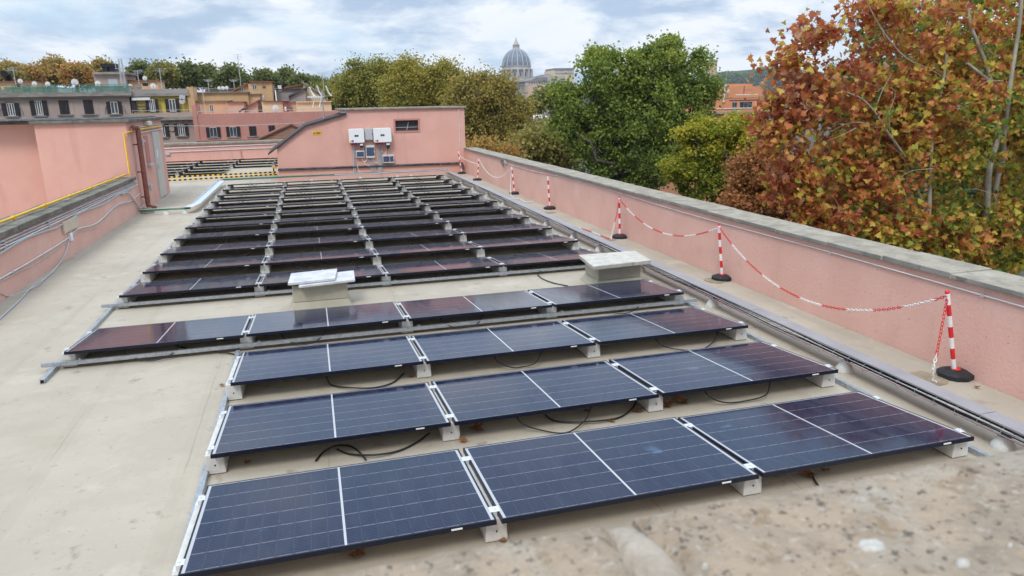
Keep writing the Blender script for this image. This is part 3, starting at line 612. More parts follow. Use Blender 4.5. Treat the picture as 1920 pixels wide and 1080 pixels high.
def striped_bar(label, a, b, h, w, n):
    t = MB(); a = np.array(a); b = np.array(b); d = (b-a)/n; pr = np.array([-d[1], d[0], 0]); pr = pr/np.linalg.norm(pr)*w
    for i in range(n):
        p0, p1 = a+d*i, a+d*(i+1)
        t.hexa([p0-pr, p1-pr, p1+pr, p0+pr, p0-pr+np.array([0, 0, h]), p1-pr+np.array([0, 0, h]), p1+pr+np.array([0, 0, h]), p0+pr+np.array([0, 0, h])], i % 2)
    o = t.build('hazard_bar', ['yellow', 'black'], label=label, cat='barrier bar', group='striped bars behind the stair hut'); return o
striped_bar('yellow and black striped bar across the far roof, farther of the pair', PZ(300, 334.5, .10), PZ(518, 324, .10), .055, .03, 46)
striped_bar('yellow and black striped bar across the far roof, nearer of the pair', PZ(300, 341, .06), PZ(545, 326.5, .06), .05, .03, 52)
q = PZ(518, 328, 0)
t = thing('hazard_post', 'short white post with yellow and black band at the pink room corner', 'post', (q[0], q[1], 0))
MB().box(-.05, .05, -.05, .05, 0, .32, 0).build('post', 'white', t, bevel=.008)
MB().box(-.10, -.053, -.04, .04, .05, .30, 0).build('band', 'black', t); MB().box(-.11, .06, -.056, -.051, .26, .33).build('cap_strip', 'yellow', t)

# ------------------------------------------------------------------ panels
GAP, TILT, HF, YB, WB = 0.0326, 0.083863, 0.19844, 0.0795, 0.13177
RY = [0.71, 2.109, 3.509, 4.966, 7.284, 8.725, 10.176, 11.615, 12.991, 14.4, 15.861, 17.307, 18.73, 20.182, 21.704]
RX = [-0.026, -0.029, -0.024, 0.01, 0.016, 0.017, 0.015, 0.002, -0.004, 0.018, 0.002, -0.004, 0.0, 0.003, 0.005]
def panel_proto(name='solar_panel'):
    t = thing(name, 'x', 'solar panel')
    f = MB(); e = .011
    f.box(0, PL, 0, e, -PT, 0); f.box(0, PL, PD-e, PD, -PT, 0); f.box(0, e, e, PD-e, -PT, 0); f.box(PL-e, PL, e, PD-e, -PT, 0)
    f.build('frame', 'frame', t)
    MB().box(e, PL-e, e, PD-e, -.012, -.0059).build('backsheet', 'white', t)
    g = MB(); g.box(e, PL-e, e, PD-e, -.0058, -.0015); g.build('cell_glass', 'cells', t)
    s_ = MB(); s_.box(PL-.270, PL-.205, -.0025, 0, -.020, -.010); s_.build('sticker', 'offwhite', t)
    lk = MB(); lk.box(PL-.262, PL-.212, -.003, -.0024, -.016, -.0125); lk.build('sticker_print', 'grey', t.children[-1] if False else None) if False else None
    return t
proto = panel_proto()
_jr = random.Random(11)
def set_tilt(o, x, y): o.location = (x+_jr.uniform(-.003, .003), y+_jr.uniform(-.006, .006), HF+_jr.uniform(-.001, .003)); o.rotation_euler = (-TILT+R(_jr.uniform(-.25, .25)), R(_jr.uniform(-.06, .06)), R(_jr.uniform(-.12, .12)))
rowname = ['front row', 'second row from the front', 'third row from the front', 'row just before the vents', 'first row beyond the vents',
    'second row beyond the vents', 'third row beyond the vents', 'fourth row beyond the vents', 'fifth row beyond the vents', 'sixth row beyond the vents', 'seventh row beyond the vents',
    'eighth row beyond the vents', 'third last row before the back wall', 'second last row before the back wall', 'last row before the pink back wall']
col3 = {1: 'leftmost', 2: 'middle', 3: 'rightmost'}; col4 = {0: 'leftmost', 1: 'second from the left', 2: 'second from the right', 3: 'rightmost'}
first = True
leads = []
for r in range(15):
    for c_ in range(1 if r < 3 else 0, 4):
        o = proto if first else copy_tree(proto); first = False
        set_tilt(o, RX[r]+c_*(PL+GAP), RY[r])
        tag(o, 'blue solar panel, %s in the %s' % ((col3 if r < 3 else col4)[c_], rowname[r]), 'solar panel', 'solar panels on the near roof')
        # the panel's own lead, hanging below its front edge
        rr = random.Random(r*10+c_); x0 = rr.uniform(.35, .7); x1 = x0+rr.uniform(.25, .55); dip = rr.uniform(.08, .13)
        zf = -HF+.02
        if r < 4: p = [(x0, .12, -.04), (x0+.03, .06, zf*.6), (x0+.16, .03, zf+.01), ((x0+x1)/2+.12, rr.uniform(-.12, .05), zf), (x1+.1, .02, zf+.03), (x1+.2, .10, -.06)]
        elif r < 8: p = [(x0, .08, -.04), (x0+.1, .05, -.04-dip), (x0+.22, .06, -.06-dip*.9), (x0+.3, .08, -.045), (x1+.35, .06, -.05-dip), (x1+.6, .08, -.04)]
        else: p = [(x0, .05, -.035), (x0+.06, .03, -.085), (x0+.12, .03, -.04), (x0+.2, .03, -.09), (x0+.26, .04, -.04)]
        if r > 2 or (r in (1, 2) and c_ in (2, 3)): MB().tube(spline(p, 5), .0065, 5).build('lead', 'black', o)
# concrete ballast blocks with clamps
def block(x, y, label, kind):
    t = thing('ballast_block', label, 'concrete block', (x, y, 0), group='concrete blocks under the panels')
    h0 = HF-PT-.004; y0, y1 = YB, YB+1.0
    zt = lambda yy: h0-yy*math.tan(TILT)
    b = WB/2
    MB().hexa([(-b-.004, y0, 0.006), (b+.004, y0, 0.006), (b+.004, y1, 0.006), (-b-.004, y1, 0.006), (-b+.004, y0, zt(y0)), (b-.004, y0, zt(y0)), (b-.004, y1, zt(y1)), (-b+.004, y1, zt(y1))]).build('block', 'concrete', t, bevel=.006)
    MB().box(-b+.002, b-.002, y0+.01, y1-.01, 0, .006).build('pad', 'rubber', t)
    for yy in (.13, .93):
        k = MB(); z = HF-yy*math.tan(TILT)
        if kind == 'mid':
            k.box(-.032, .032, yy-.03, yy+.03, z+.001, z+.006); k.box(-.012, .012, yy-.028, yy+.028, zt(yy), z+.001); k.lathe([(.009, 0), (.009, .007)], 8, (0, yy, z+.006))
        else:
            sgn = -1 if kind == 'left' else 1
            e_ = -sgn*(b*0.0)+ (.0 if kind == 'left' else .0)
            xe = (0.055 if kind == 'left' else -0.055)+0     # panel edge relative to the block centre
            xe = EDGE if kind == 'left' else -EDGE
            k.box(min(xe, xe+sgn*.045), max(xe, xe+sgn*.045), yy-.028, yy+.028, z-.0, z+.005) if False else None
            k.box(min(xe+sgn*.002, xe+sgn*.03), max(xe+sgn*.002, xe+sgn*.03), yy-.028, yy+.028, zt(yy), z+.005)
            k.box(min(xe-sgn*.012, xe+sgn*.002), max(xe-sgn*.012, xe+sgn*.002), yy-.028, yy+.028, z+.001, z+.005)
            k.box(min(xe+sgn*.03, xe+sgn*.05), max(xe+sgn*.03, xe+sgn*.05), yy-.028, yy+.028, zt(yy)-.0, zt(yy)+.006)
            k.lathe([(.008, 0), (.008, .008)], 8, (xe+sgn*.016, yy, z+.005))
        k.build('clamp', 'alu', t)
    MB().lathe([(.006, 0), (.006, .003)], 8).build('bolt_hole', 'ink', t); 
    return t
EDGE = -0.01
def boltfix(t):
    for ch in t.children:
        if ch.name.startswith('bolt_hole'): ch.location = (0.0, YB-.0015, .075); ch.rotation_euler = (R(90), 0, 0)
protos = {}
edge_txt = {'l': 'under the left end of the', 'r': 'under the right end of the'}
for r in range(15):
    c0 = 1 if r < 3 else 0
    for c_ in range(c0, 5):
        if c_ == c0: x, kind, lab = RX[r]+c_*(PL+GAP)+.0104, 'left', 'concrete block under the left end of the '+rowname[r]
        elif c_ == 4: x, kind, lab = RX[r]+3*(PL+GAP)+PL-.02, 'right', 'concrete block under the right end of the '+rowname[r]
        else:
            x, kind = RX[r]+c_*(PL+GAP)-GAP/2, 'mid'; i = c_-c0
            lab = 'concrete block under the %s gap of the %s' % ((['', 'left', 'right'] if r < 3 else ['', 'leftmost', 'middle', 'rightmost'])[i], rowname[r])
        if kind not in protos: o = protos[kind] = block(x, RY[r], lab, kind); boltfix(o)
        else: o = copy_tree(protos[kind]); o.location = (x, RY[r], 0)
        tag(o, lab, 'concrete block', 'concrete blocks under the panels')

# far roof panels: rows seen past the stair hut
fy = [28.0, 29.35, 30.9, 32.5, 34.1]
fl_ = ['nearest', 'second nearest', 'third', 'second farthest', 'farthest']
for i, y in enumerate(fy):
    xs = [-5.95, -4.2, -2.45] if i < 2 else [-5.95, -4.2, -2.45, -.70, 1.05]
    for j, x in enumerate(xs):
        o = copy_tree(proto); set_tilt(o, x, y)
        tag(o, 'far roof solar panel past the stair hut, %s row, %s' % (fl_[i], (['leftmost', 'second from the left', 'rightmost'] if len(xs) == 3 else ['leftmost', 'second from the left', 'middle one', 'second from the right', 'rightmost'])[j]), 'solar panel', 'solar panels on the far roof')
        for ch in children(o):
            if ch.name.startswith('lead'): bpy.data.objects.remove(ch)
        if j > 0:
            b = copy_tree(protos['mid']); b.location = (x-GAP/2, y, 0)
            tag(b, 'far roof concrete block under the %s row, %s' % (fl_[i], ['', 'first gap from the left', 'second gap from the left', 'third gap from the left', 'last gap before the pink room'][j]), 'concrete block', 'concrete blocks on the far roof')

# ------------------------------------------------------------------ rails
def rail(label, a, b, w=.041, group='galvanised rails'):
    a = np.array(a, float); b = np.array(b, float); d = b-a; L_ = np.linalg.norm(d)
    t = thing('steel_rail', label, 'rail', a, math.atan2(d[1], d[0]))
    h = w/2; th = .004
    k = MB(); k.box(0, L_, -h, -h+th, 0, w); k.box(0, L_, h-th, h, 0, w); k.box(0, L_, -h+th, h-th, w-th, w); k.box(0, L_, -h+th, -h*.5, 0, th); k.box(0, L_, h*.5, h-th, 0, th)
    k.build('channel', 'galv', t)
    k = MB(); q = .35
    while q < L_-.1: k.box(q-.03, q+.03, -h-.004, h+.004, w, w+.005); k.lathe([(.009, 0), (.009, .012)], 6, (q, 0, w+.005)); q += 1.75
    k.build('brackets', 'galv', t)
    return t
rail('galvanised rail along the left ends of the three front rows', (1.665, .15, .002), (1.665, 4.93, .002))
rail('galvanised rail along the left ends of the long back rows', (-.105, 4.62, .002), (-.105, 22.6, .002))
rail('galvanised rail along the right ends of the front rows', (7.09, -.6, .002), (7.09, 6.1, .002))
rail('galvanised rail along the right ends of the long back rows', (7.09, 7.0, .002), (7.09, 22.6, .002))
rail('galvanised cross rail along the front of the row just before the vents', (-.22, 4.966+YB-.035, .045), (7.2, 4.966+YB-.035, .045))
rail('galvanised cross rail along the front of the first row beyond the vents', (-.22, 7.284+YB-.035, .045), (7.15, 7.284+YB-.035, .045))

# ------------------------------------------------------------------ cable tray on the right, back and left
t = thing('cable_tray', 'long cable tray with lilac grey metal lid along the right of the panels', 'cable tray', (7.345, 0, 0))
k = MB(); y = -2.0
while y < 23.2:
    y1 = min(y+3.0, 23.3); k.box(-.028, .13, y+.004, y1-.004, .185, .198); k.box(.126, .13, y+.004, y1-.004, .13, .185); y = y1
k.build('lid', 'tray', t)
k = MB()
for z, x in ((.165, -.045), (.125, -.045), (.105, .0), (.105, .12)): k.tube([(x, -2, z), (x, 23.3, z)], .004, 4)
for y in np.arange(-2, 23.3, .20): k.tube([(.005, y, .183), (-.045, y, .165), (-.045, y, .108), (.12, y, .103)], .0025, 4)
k.build('wire_basket', 'galv', t)
for i, (x, z, mm) in enumerate(((-.034, .118, 'redc'), (-.026, .155, 'black'), (-.012, .165, 'black'), (-.02, .135, 'black'), (.02, .16, 'black'))):
    rr = random.Random(i); MB().tube(spline([(x+rr.uniform(-.008, .008), y, z+rr.uniform(-.01, .01)) for y in np.arange(-2, 23.4, .8)], 2), .0065, 5).build('cable', mm, t)
def foot(x, y, lab, grp):
    t = thing('tray_foot', lab, 'concrete foot', (x, y, 0), group=grp)
    MB().lathe([(.085, 0), (.08, .03), (.05, .075), (.045, .095)], 14).build('cone', 'concrete', t)
    MB().box(-.03, .03, -.03, .03, .095, .102).build('plate', 'galv', t)
    return t
fys = [.82, 2.5, 4.9, 7.0, 8.65, 9.95, 11.6, 13.4, 15.1, 16.9, 18.7, 20.5]
ftx = ['beside the front row', 'beside the second row from the front', 'beside the row just before the vents', 'right behind the stone topped vent', 'beside the second row beyond the vents', 'beside the third row beyond the vents', 'beside the fourth row beyond the vents', 'beside the fifth row beyond the vents', 'beside the sixth row beyond the vents', 'beside the eighth row beyond the vents', 'beside the third last row', 'beside the second last row']
for y, tx in zip(fys, ftx): foot(7.37, y, 'conical concrete foot under the long lidded tray, '+tx, 'feet of the cable trays')
t = thing('cable_tray', 'cable tray with green cables along the foot of the pink back wall', 'cable tray', (0, 23.55, 0))
MB().box(-.38, 7.5, -.1, .1, .17, .18).box(-.38, 7.5, .096, .1, .18, .225).build('tray', 'tray', t)
for i, (dy, mm, x0, x1) in enumerate(((-.06, 'greenc', -.3, 4.2), (-.03, 'greenc', -.3, 5.2), (.0, 'black', 3.5, 7.4), (.04, 'greenc', -.3, 3.0), (-.07, 'conduit', 3.4, 7.4))):
    rr = random.Random(i+40); MB().tube(spline([(x, dy+rr.uniform(-.02, .02), .196+rr.uniform(-.003, .02)) for x in np.linspace(x0, x1, 9)], 3), .016, 6).build('cable', mm, t)
for x, tx in ((1.0, 'nearest the hazard post'), (2.6, 'left of the inverters'), (4.3, 'under the inverters'), (5.6, 'under the small dark window'), (6.1, 'just past the small dark window')): foot(x, 23.42, 'white conical concrete foot under the back wall tray, '+tx, 'feet of the cable trays')
t = thing('cable_tray', 'pale sheet metal tray running beside the left ends of the back rows', 'cable tray', (-.33, 0, 0))
k = MB(); k.box(-.09, .09, 17.3, 23.4, .17, .18); k.box(-.09, -.085, 17.3, 23.4, .18, .23); k.box(.085, .09, 17.3, 23.4, .15, .17)
k.hexa([(-.09-.14, 16.72, .165), (.09-.10, 16.62, .165), (.09, 17.3, .17), (-.09, 17.3, .17), (-.23, 16.72, .175), (-.01, 16.62, .175), (.09, 17.3, .18), (-.09, 17.3, .18)])
k.build('tray', M('bright zinc sheet', (0.62, 0.68, 0.72), None, rough=.4, metal=.35), t)
t = thing('cable_run', 'green cables on low feet running from the downpipe corner to the panels', 'cables')
for i in range(3):
    rr = random.Random(i+70); MB().tube(spline([(x, 16.75+.04*i+rr.uniform(-.02, .02), .12+.012*i+rr.uniform(-.006, .006)) for x in np.linspace(-1.62, -.42, 6)], 4), .013, 6).build('cable', ['greenc', 'greenc', 'conduit'][i], t)
for x, tx in ((-1.0, 'midway to the downpipe'), (-.55, 'at the bend of the pale tray')): foot(x, 16.75, 'white conical concrete foot under the green cables, '+tx, 'feet of the cable trays')

# ------------------------------------------------------------------ stone topped vents
t = thing('roof_vent', 'low cream vent topped with two overlapping white marble slabs', 'roof vent', (2.58, 6.66, 0))
MB().hexa([(-.41, -.20, 0), (.39, -.20, 0), (.39, .22, 0), (-.41, .22, 0), (-.36, -.16, .10), (.34, -.16, .10), (.34, .2, .10), (-.36, .2, .10)]).box(-.36, .34, -.16, .2, .10, .325).build('vent_wall', 'vent', t, bevel=.012)
MB().hexa([(-.27, -.31, .325), (.44, -.24, .335), (.46, .32, .335), (-.25, .26, .325), (-.27, -.31, .352), (.44, -.24, .365), (.46, .32, .365), (-.25, .26, .352)]).build('slab', 'marble', t, bevel=.004)
MB().hexa([(-.40, -.24, .355), (.19, -.22, .368), (.24, .36, .368), (-.37, .33, .355), (-.40, -.24, .388), (.19, -.22, .40), (.24, .36, .40), (-.37, .33, .388)]).build('slab', 'marble', t, bevel=.004)
t = thing('roof_vent', 'low cream vent topped with one thick speckled stone slab beside the cable tray', 'roof vent', (6.66, 6.50, 0))
MB().hexa([(-.37, -.30, 0), (.40, -.30, 0), (.40, .32, 0), (-.37, .32, 0), (-.30, -.24, .10), (.36, -.24, .10), (.36, .27, .10), (-.30, .27, .10)]).box(-.30, .36, -.24, .27, .10, .315).build('vent_wall', 'vent', t, bevel=.012)
MB().hexa([(-.47, -.48, .315), (.43, -.39, .315), (.50, .28, .315), (-.38, .29, .315), (-.48, -.49, .375), (.44, -.40, .375), (.51, .29, .375), (-.39, .30, .375)]).build('slab', 'slab', t, bevel=.008)

# ------------------------------------------------------------------ red and white posts with chains
def post(base, top, label):
    base = np.array(base, float); top = np.array(top, float)
    t = thing('barrier_post', label, 'barrier post', base, group='red and white barrier posts')
    d = top-base; a = d/np.linalg.norm(d)
    oct_ = [(.15, 0.0), (.155, .012), (.155, .045), (.10, .068), (.045, .075)]
    MB().lathe(oct_, 10, smooth=False, ph=.3).build('base', 'rubber', t, bevel=.004)
    MB().lathe([(.042, .075), (.042, .084), (.024, .09)], 14).build('collar', 'red', t)
    k = MB(); H = np.linalg.norm(d); z0 = .08; cuts = np.linspace(z0, H-.015, 8)
    for i in range(7):
        k.tube([a*cuts[i], a*cuts[i+1]], .02, 14, mi=(1 if i % 2 == 0 else 0), caps=False)
    k.v = k.v; o = k.build('tube', ['red', 'white'], t)
    c = MB(); c.tube([a*(H-.015), a*(H+.003), a*(H+.012)], [.0205, .02, .008], 14); c.build('cap', 'red', t)
    c = MB(); c.tube([a*(H-.04)+np.array((-.022, 0, 0)), a*(H-.04)+np.array((.022, 0, 0))], .006, 6); c.build('hook', 'black', t)
    return base+a*(H-.04)
PB = [((1790, 706), (1776, 547), 'red and white post nearest the camera on a black octagonal base'), ((1354, 524), (1348, 421), 'red and white post second nearest, chained on both sides'),
      ((1162, 446), (1161, 369), 'red and white post level with the speckled vent, chain trailing on the floor'), ((1031, 392), (1027, 329), 'red and white post standing without any chain'),
      ((965, 364), (959, 311), 'red and white post with a white chain hanging straight down'), ((895, 338), (898, 296), 'red and white post second farthest, white chain sagging from it'), ((859, 321), (859, 282), 'red and white post farthest away in the corner by the back wall')]
tops = []
for i, (b_, t_, lab) in enumerate(PB):
    b0 = PZ(*b_, 0)
    if i == 6: b0 = np.array((8.08, 23.9, 0))
    tp = PY(*t_, b0[1]); tops.append((post(b0, tp, lab), b0))
def link_chain(pts, name, label, runs=None, pitch=.034, only=None):
    P = [np.array(p, float) for p in pts]; seg = [np.linalg.norm(P[i+1]-P[i]) for i in range(len(P)-1)]; tot = sum(seg); n = int(tot/pitch); k = MB(); acc = np.concatenate([[0], np.cumsum(seg)])
    def at(s_):
        i = min(np.searchsorted(acc, s_, side='right')-1, len(seg)-1); f = (s_-acc[i])/max(seg[i], 1e-9); return P[i]+(P[i+1]-P[i])*f
    for j in range(n):
        a, b = at(j*pitch), at(min((j+1)*pitch, tot)); c = (a+b)/2; d = b-a; L_ = np.linalg.norm(d)+1e-9; d = d/L_
        s1 = np.cross(d, (0, 0, 1.0) if abs(d[2]) < .95 else (1.0, 0, 0)); s1 /= np.linalg.norm(s1); s2 = np.cross(d, s1)
        s = s1 if j % 2 else s2
        ring = [c+d*(.024*math.cos(q))+s*(.0125*math.sin(q)) for q in np.linspace(0, 2*math.pi, 9)]
        mi = (0 if only is None else only) if runs is None and only is not None else int((j//(runs or 14)) % 2)
        k.tube(ring, .0036, 4, mi=mi, caps=False)
    return k.build(name, ['red', 'white'], label=label, cat='chain')
def sag(a, b, low, n=24):
    a, b = np.array(a, float), np.array(b, float)
    return [a+(b-a)*s - np.array((0, 0, 4*low*s*(1-s))) for s in np.linspace(0, 1, n)]
link_chain(sag(tops[1][0], tops[0][0], .55), 'plastic_chain', 'red and white plastic chain sagging between the two nearest posts', 12)
link_chain(sag(tops[2][0], tops[1][0], .36), 'plastic_chain', 'red and white plastic chain sagging between the second and third nearest posts', 11)
b0 = tops[0][1]; hang = [tops[0][0]+np.array((-.01, -.01, 0)), PY(1757, 660, b0[1]-.05), PY(1750, 690, b0[1]-.1), PZ(1749, 712, .02), PZ(1756, 718, .02)]
link_chain(hang, 'plastic_chain', 'loose red and white chain end hanging beside the nearest post', 16)
b0 = tops[2][1]
link_chain([tops[2][0]+np.array((-.01, -.01, 0)), PY(1157, 400, b0[1]-.03), PY(1147, 440, b0[1]-.05), PZ(1146, 449, .02), PZ(1125, 441, .02), PZ(1108, 434, .02), PZ(1085, 427, .02), PZ(1068, 425, .02)], 'plastic_chain', 'red and white chain dropping from the third nearest post and trailing over the floor', 13)
link_chain(sag(tops[5][0], tops[4][0], .44), 'plastic_chain', 'white plastic chain sagging between two of the far posts', None, only=1)
b0 = tops[4][1]
link_chain([tops[4][0]+np.array((-.01, -.01, 0)), PY(957, 345, b0[1]-.02), PZ(958, 367, .03), PZ(964, 372, .02), PZ(975, 372, .02), PZ(985, 379, .02), PZ(1002, 377, .02)], 'plastic_chain', 'white chain hanging down a far post and lying on the floor beside it', None, only=1)
link_chain(spline([tops[6][0], tops[6][0]+np.array((.03, -.5, -.2)), tops[5][0]+np.array((.05, .5, -.2)), tops[5][0]], 8), 'plastic_chain', 'white chain between the two farthest posts in the corner', None, only=1)
for (u, v, ru, lab) in ((1740, 710, .17, 'round flat brown mark beside the nearest post'), (1342, 526, .17, 'round brown mark beside the second nearest post'), (1143, 450, .13, 'round brown mark beside the third nearest post'), (1030, 399, .15, 'pale round ring mark beside the post without chain')):
    q = PZ(u, v, 0); rr = random.Random(u); n_ = 22
    MB().prismz([(ru*rr.uniform(.9, 1.08)*math.cos(a), ru*rr.uniform(.9, 1.08)*math.sin(a)) for a in np.linspace(0, 2*math.pi, n_, endpoint=False)], 0.002, .007).build('floor_mark', 'drain', label=lab, cat='floor mark', group='round marks beside the posts').location = (q[0], q[1], 0)  # old round brown marks on the floor, built as thin added discs

# loose cable and dry leaves on the floor
MB().tube(spline([PZ(1015, 508, .06), PZ(1008, 514, .02), PZ(1018, 523, .012), PZ(1040, 531, .012), PZ(1065, 536, .012)], 6), .008, 6).build('loose_cable', 'black', label='loose black cable with a plug lying on the floor before the speckled vent', cat='cable')
q0, q1 = PZ(1047, 532.5, .012), PZ(1061, 535.5, .012)
for (pxs, lab) in (([(612, 706), (622, 722), (660, 727), (700, 727), (735, 718), (757, 700)], 'black cable looping on the floor below the second row from the front'),
                   ([(592, 864), (606, 848), (628, 836), (655, 836), (672, 846), (686, 862)], 'black cable loop standing up below the second row from the front, leftmost'),
                   ([(632, 842), (655, 851), (700, 853), (745, 846), (780, 830), (805, 812)], 'black cable lying on the floor behind the left panel of the front row'),
                   ([(1022, 778), (1045, 790), (1110, 790), (1160, 783), (1185, 766), (1192, 752)], 'black cable lying on the floor behind the middle panel of the front row'),
                   ([(1522, 888), (1526, 898), (1534, 910), (1545, 922)], 'black cable end sticking out below the rightmost front panel'),
                   ([(330, 648), (360, 655), (400, 658), (438, 664), (460, 672)], 'black cable crossing from the left panel of the row just before the vents')):
    MB().tube(spline([PZ(u, v, .015 if i not in (2,) else .03) for i, (u, v) in enumerate(pxs)], 6), .0075, 6).build('loose_cable', 'black', label=lab, cat='cable')
lf = [(465, 867, .06, 'dry leaf before the left panel of the front row'), (670, 1041, .10, 'large dry leaf below the left panel of the front row'), (868, 826, .07, 'curled dry leaf beside the concrete block behind the front row'), (893, 806, .14, 'big brown leaf under the second row beside a cable loop'),
      (1278, 753, .12, 'big orange leaf by the block of the second row'), (1250, 760, .12, 'brown leaf tucked under the second row near the orange one'), (1196, 771, .10, 'flat leaf in front of the second row block'), (1147, 789, .06, 'small leaf on the cable before the middle front panel'), (1100, 771, .06, 'small dark leaf under the second row'), (1512, 889, .12, 'brown leaf under the rightmost front panel'), (1545, 882, .07, 'small leaf under the rightmost front panel by the cable'),
      (1062, 592, .09, 'orange leaf before the row just before the vents'), (1162, 583, .08, 'curled leaf under the cross rail near the speckled vent'), (416, 722, .05, 'tiny leaf between the second and third rows'), (943, 1014, .05, 'small leaf stuck to the front block'), (1832, 726, .05, 'small orange leaf at the base of the nearest post'), (770, 706, .07, 'pale yellow leaf behind the second row'), (365, 470, .10, 'orange leaf under the second row beyond the vents'), (1215, 585, .05, 'tiny leaf under the row just before the vents')]
def leafpoly(s):
    base = [(0, -.5), (.18, -.32), (.50, -.38), (.36, -.12), (.62, .10), (.28, .14), (.20, .30), (0, .62)]
    return [(x*s, y*s) for x, y in base]+[(-x*s, y*s) for x, y in base[-2:0:-1]]
for i, (u, v, s_, lab) in enumerate(lf):
    q = PZ(u, v, .012); rr = random.Random(i); o = MB(); P_ = leafpoly(s_); n_ = len(P_)
    o.add([(x, y, .02*s_*0+abs(x)*rr.uniform(.2, .8)+.25*y*y/s_) for x, y in P_]+[(0, 0, 0)], [(j, (j+1) % n_, n_) for j in range(n_)])
    ob = o.build('dry_leaf', 'dryleaf', label=lab, cat='leaf', group='dry leaves on the roof floor'); ob.location = q; ob.rotation_euler = (rr.uniform(-.2, .2), rr.uniform(-.2, .2), rr.uniform(0, 6))

# ------------------------------------------------------------------ foreground stone parapet
SZ = 2.062
t = thing('stone_parapet', 'blurred lichen covered stone wall top in the near right corner', 'wall', (2.9, -2.175, 0))
jx = 0.015
from mathutils import noise as mn
def rough_slab(x0, x1, seed, nx=70, ny=24):
    k = MB(); vs = []; fs = []; W = .62
    for j in range(ny+1):
        for i in range(nx+1):
            x = x0+(x1-x0)*i/nx; yy = -W*j/ny
            e = min(i/nx*(x1-x0), (1-i/nx)*(x1-x0), -yy)
            nn = mn.noise(Vector((x*9, yy*9, seed)))*.006+mn.noise(Vector((x*30, yy*30, seed)))*.003
            z = SZ+nn-.018*max(0, 1-e/.02)**2
            vs.append((x, yy+(.012*mn.noise(Vector((x*7, seed, 3)))+.005*mn.noise(Vector((x*25, seed, 5))) if j == 0 else 0), z))
    for j in range(ny):
        for i in range(nx): a = j*(nx+1)+i; fs.append((a, a+nx+1, a+nx+2, a+1))
    k.add(vs, fs, 0, True)
    ring = [i for i in range(nx+1)]
    vv = [(vs[i][0], vs[i][1], SZ-.09) for i in ring]; kk = [vs[i] for i in ring]
    k.add(kk+vv, [(i, i+1, nx+2+i, nx+1+i) for i in range(nx)], 0, True)
    k.add([vs[0], vs[ny*(nx+1)], (x0, -W, SZ-.09), (x0, 0, SZ-.09)], [(0, 1, 2, 3)]); k.add([vs[nx], vs[ny*(nx+1)+nx], (x1, -W, SZ-.09), (x1, 0, SZ-.09)], [(3, 2, 1, 0)])
    return k
rough_slab(-3.2, -.012, 1.3, 140).build('coping_stone', 'stone', t)
rough_slab(.03, 2.6, 4.7, 140).build('coping_stone', 'stone', t)
k = MB(); vs_ = []
for i in range(41):
    yy = -.008-.6*i/40; dr = .016*max(0, 1-i/4)
    for xx, dz in ((-.016, .020), (-.006, .0085), (.004, .005), (.016, .005), (.026, .0085), (.038, .020)):
        vs_.append((xx+.004*mn.noise(Vector((yy*18, xx*60, 2))), yy, SZ-dz*.75-dr+.0018*mn.noise(Vector((yy*28, xx*90, 7)))))
k.add(vs_, [(i*6+j_, i*6+6+j_, i*6+7+j_, i*6+1+j_) for i in range(40) for j_ in range(5)], 0, True); k.box(-.0115, .0335, -.60, -.012, SZ-.08, SZ-.026)
k.build('mortar_joint', M('worn mortar', (0.44, 0.38, 0.31), (0.35, 0.29, 0.225), s=25, rough=.95, bump=.6, bs=80, spots=[((0.25, 0.21, 0.16), 45, .56, .64, .6)]), t)
MB().box(-3.2, 2.6, -.55, -.06, -2.0, SZ-.09).build('wall', 'pinkrough', t)
for (u, v, r) in ((1634, 1025, .018), (1323, 1064, .004), (1805, 1056, .008), (1893, 1026, .003)):
    q = PZ(u, v, SZ); rr = random.Random(u); k = MB(); el = rr.uniform(.55, .8)
    vs_ = []
    for ring, (fr, h_) in enumerate(((1.0, -.003), (.8, .0035), (.45, .005))):
        for i in range(20):
            a = 2*math.pi*i/20; w_ = r*fr*(1+.22*mn.noise(Vector((math.cos(a)*1.7, math.sin(a)*1.7, u))))
            vs_.append((q[0]-2.9+w_*math.cos(a), q[1]+2.175+w_*el*math.sin(a), SZ+h_))
    fs_ = [(j*20+i, j*20+(i+1) % 20, (j+1)*20+(i+1) % 20, (j+1)*20+i) for j in range(2) for i in range(20)]+[tuple(range(40, 60))]
    k.add(vs_, fs_, 0, True); k.build('lichen_spot', 'lichen', t)

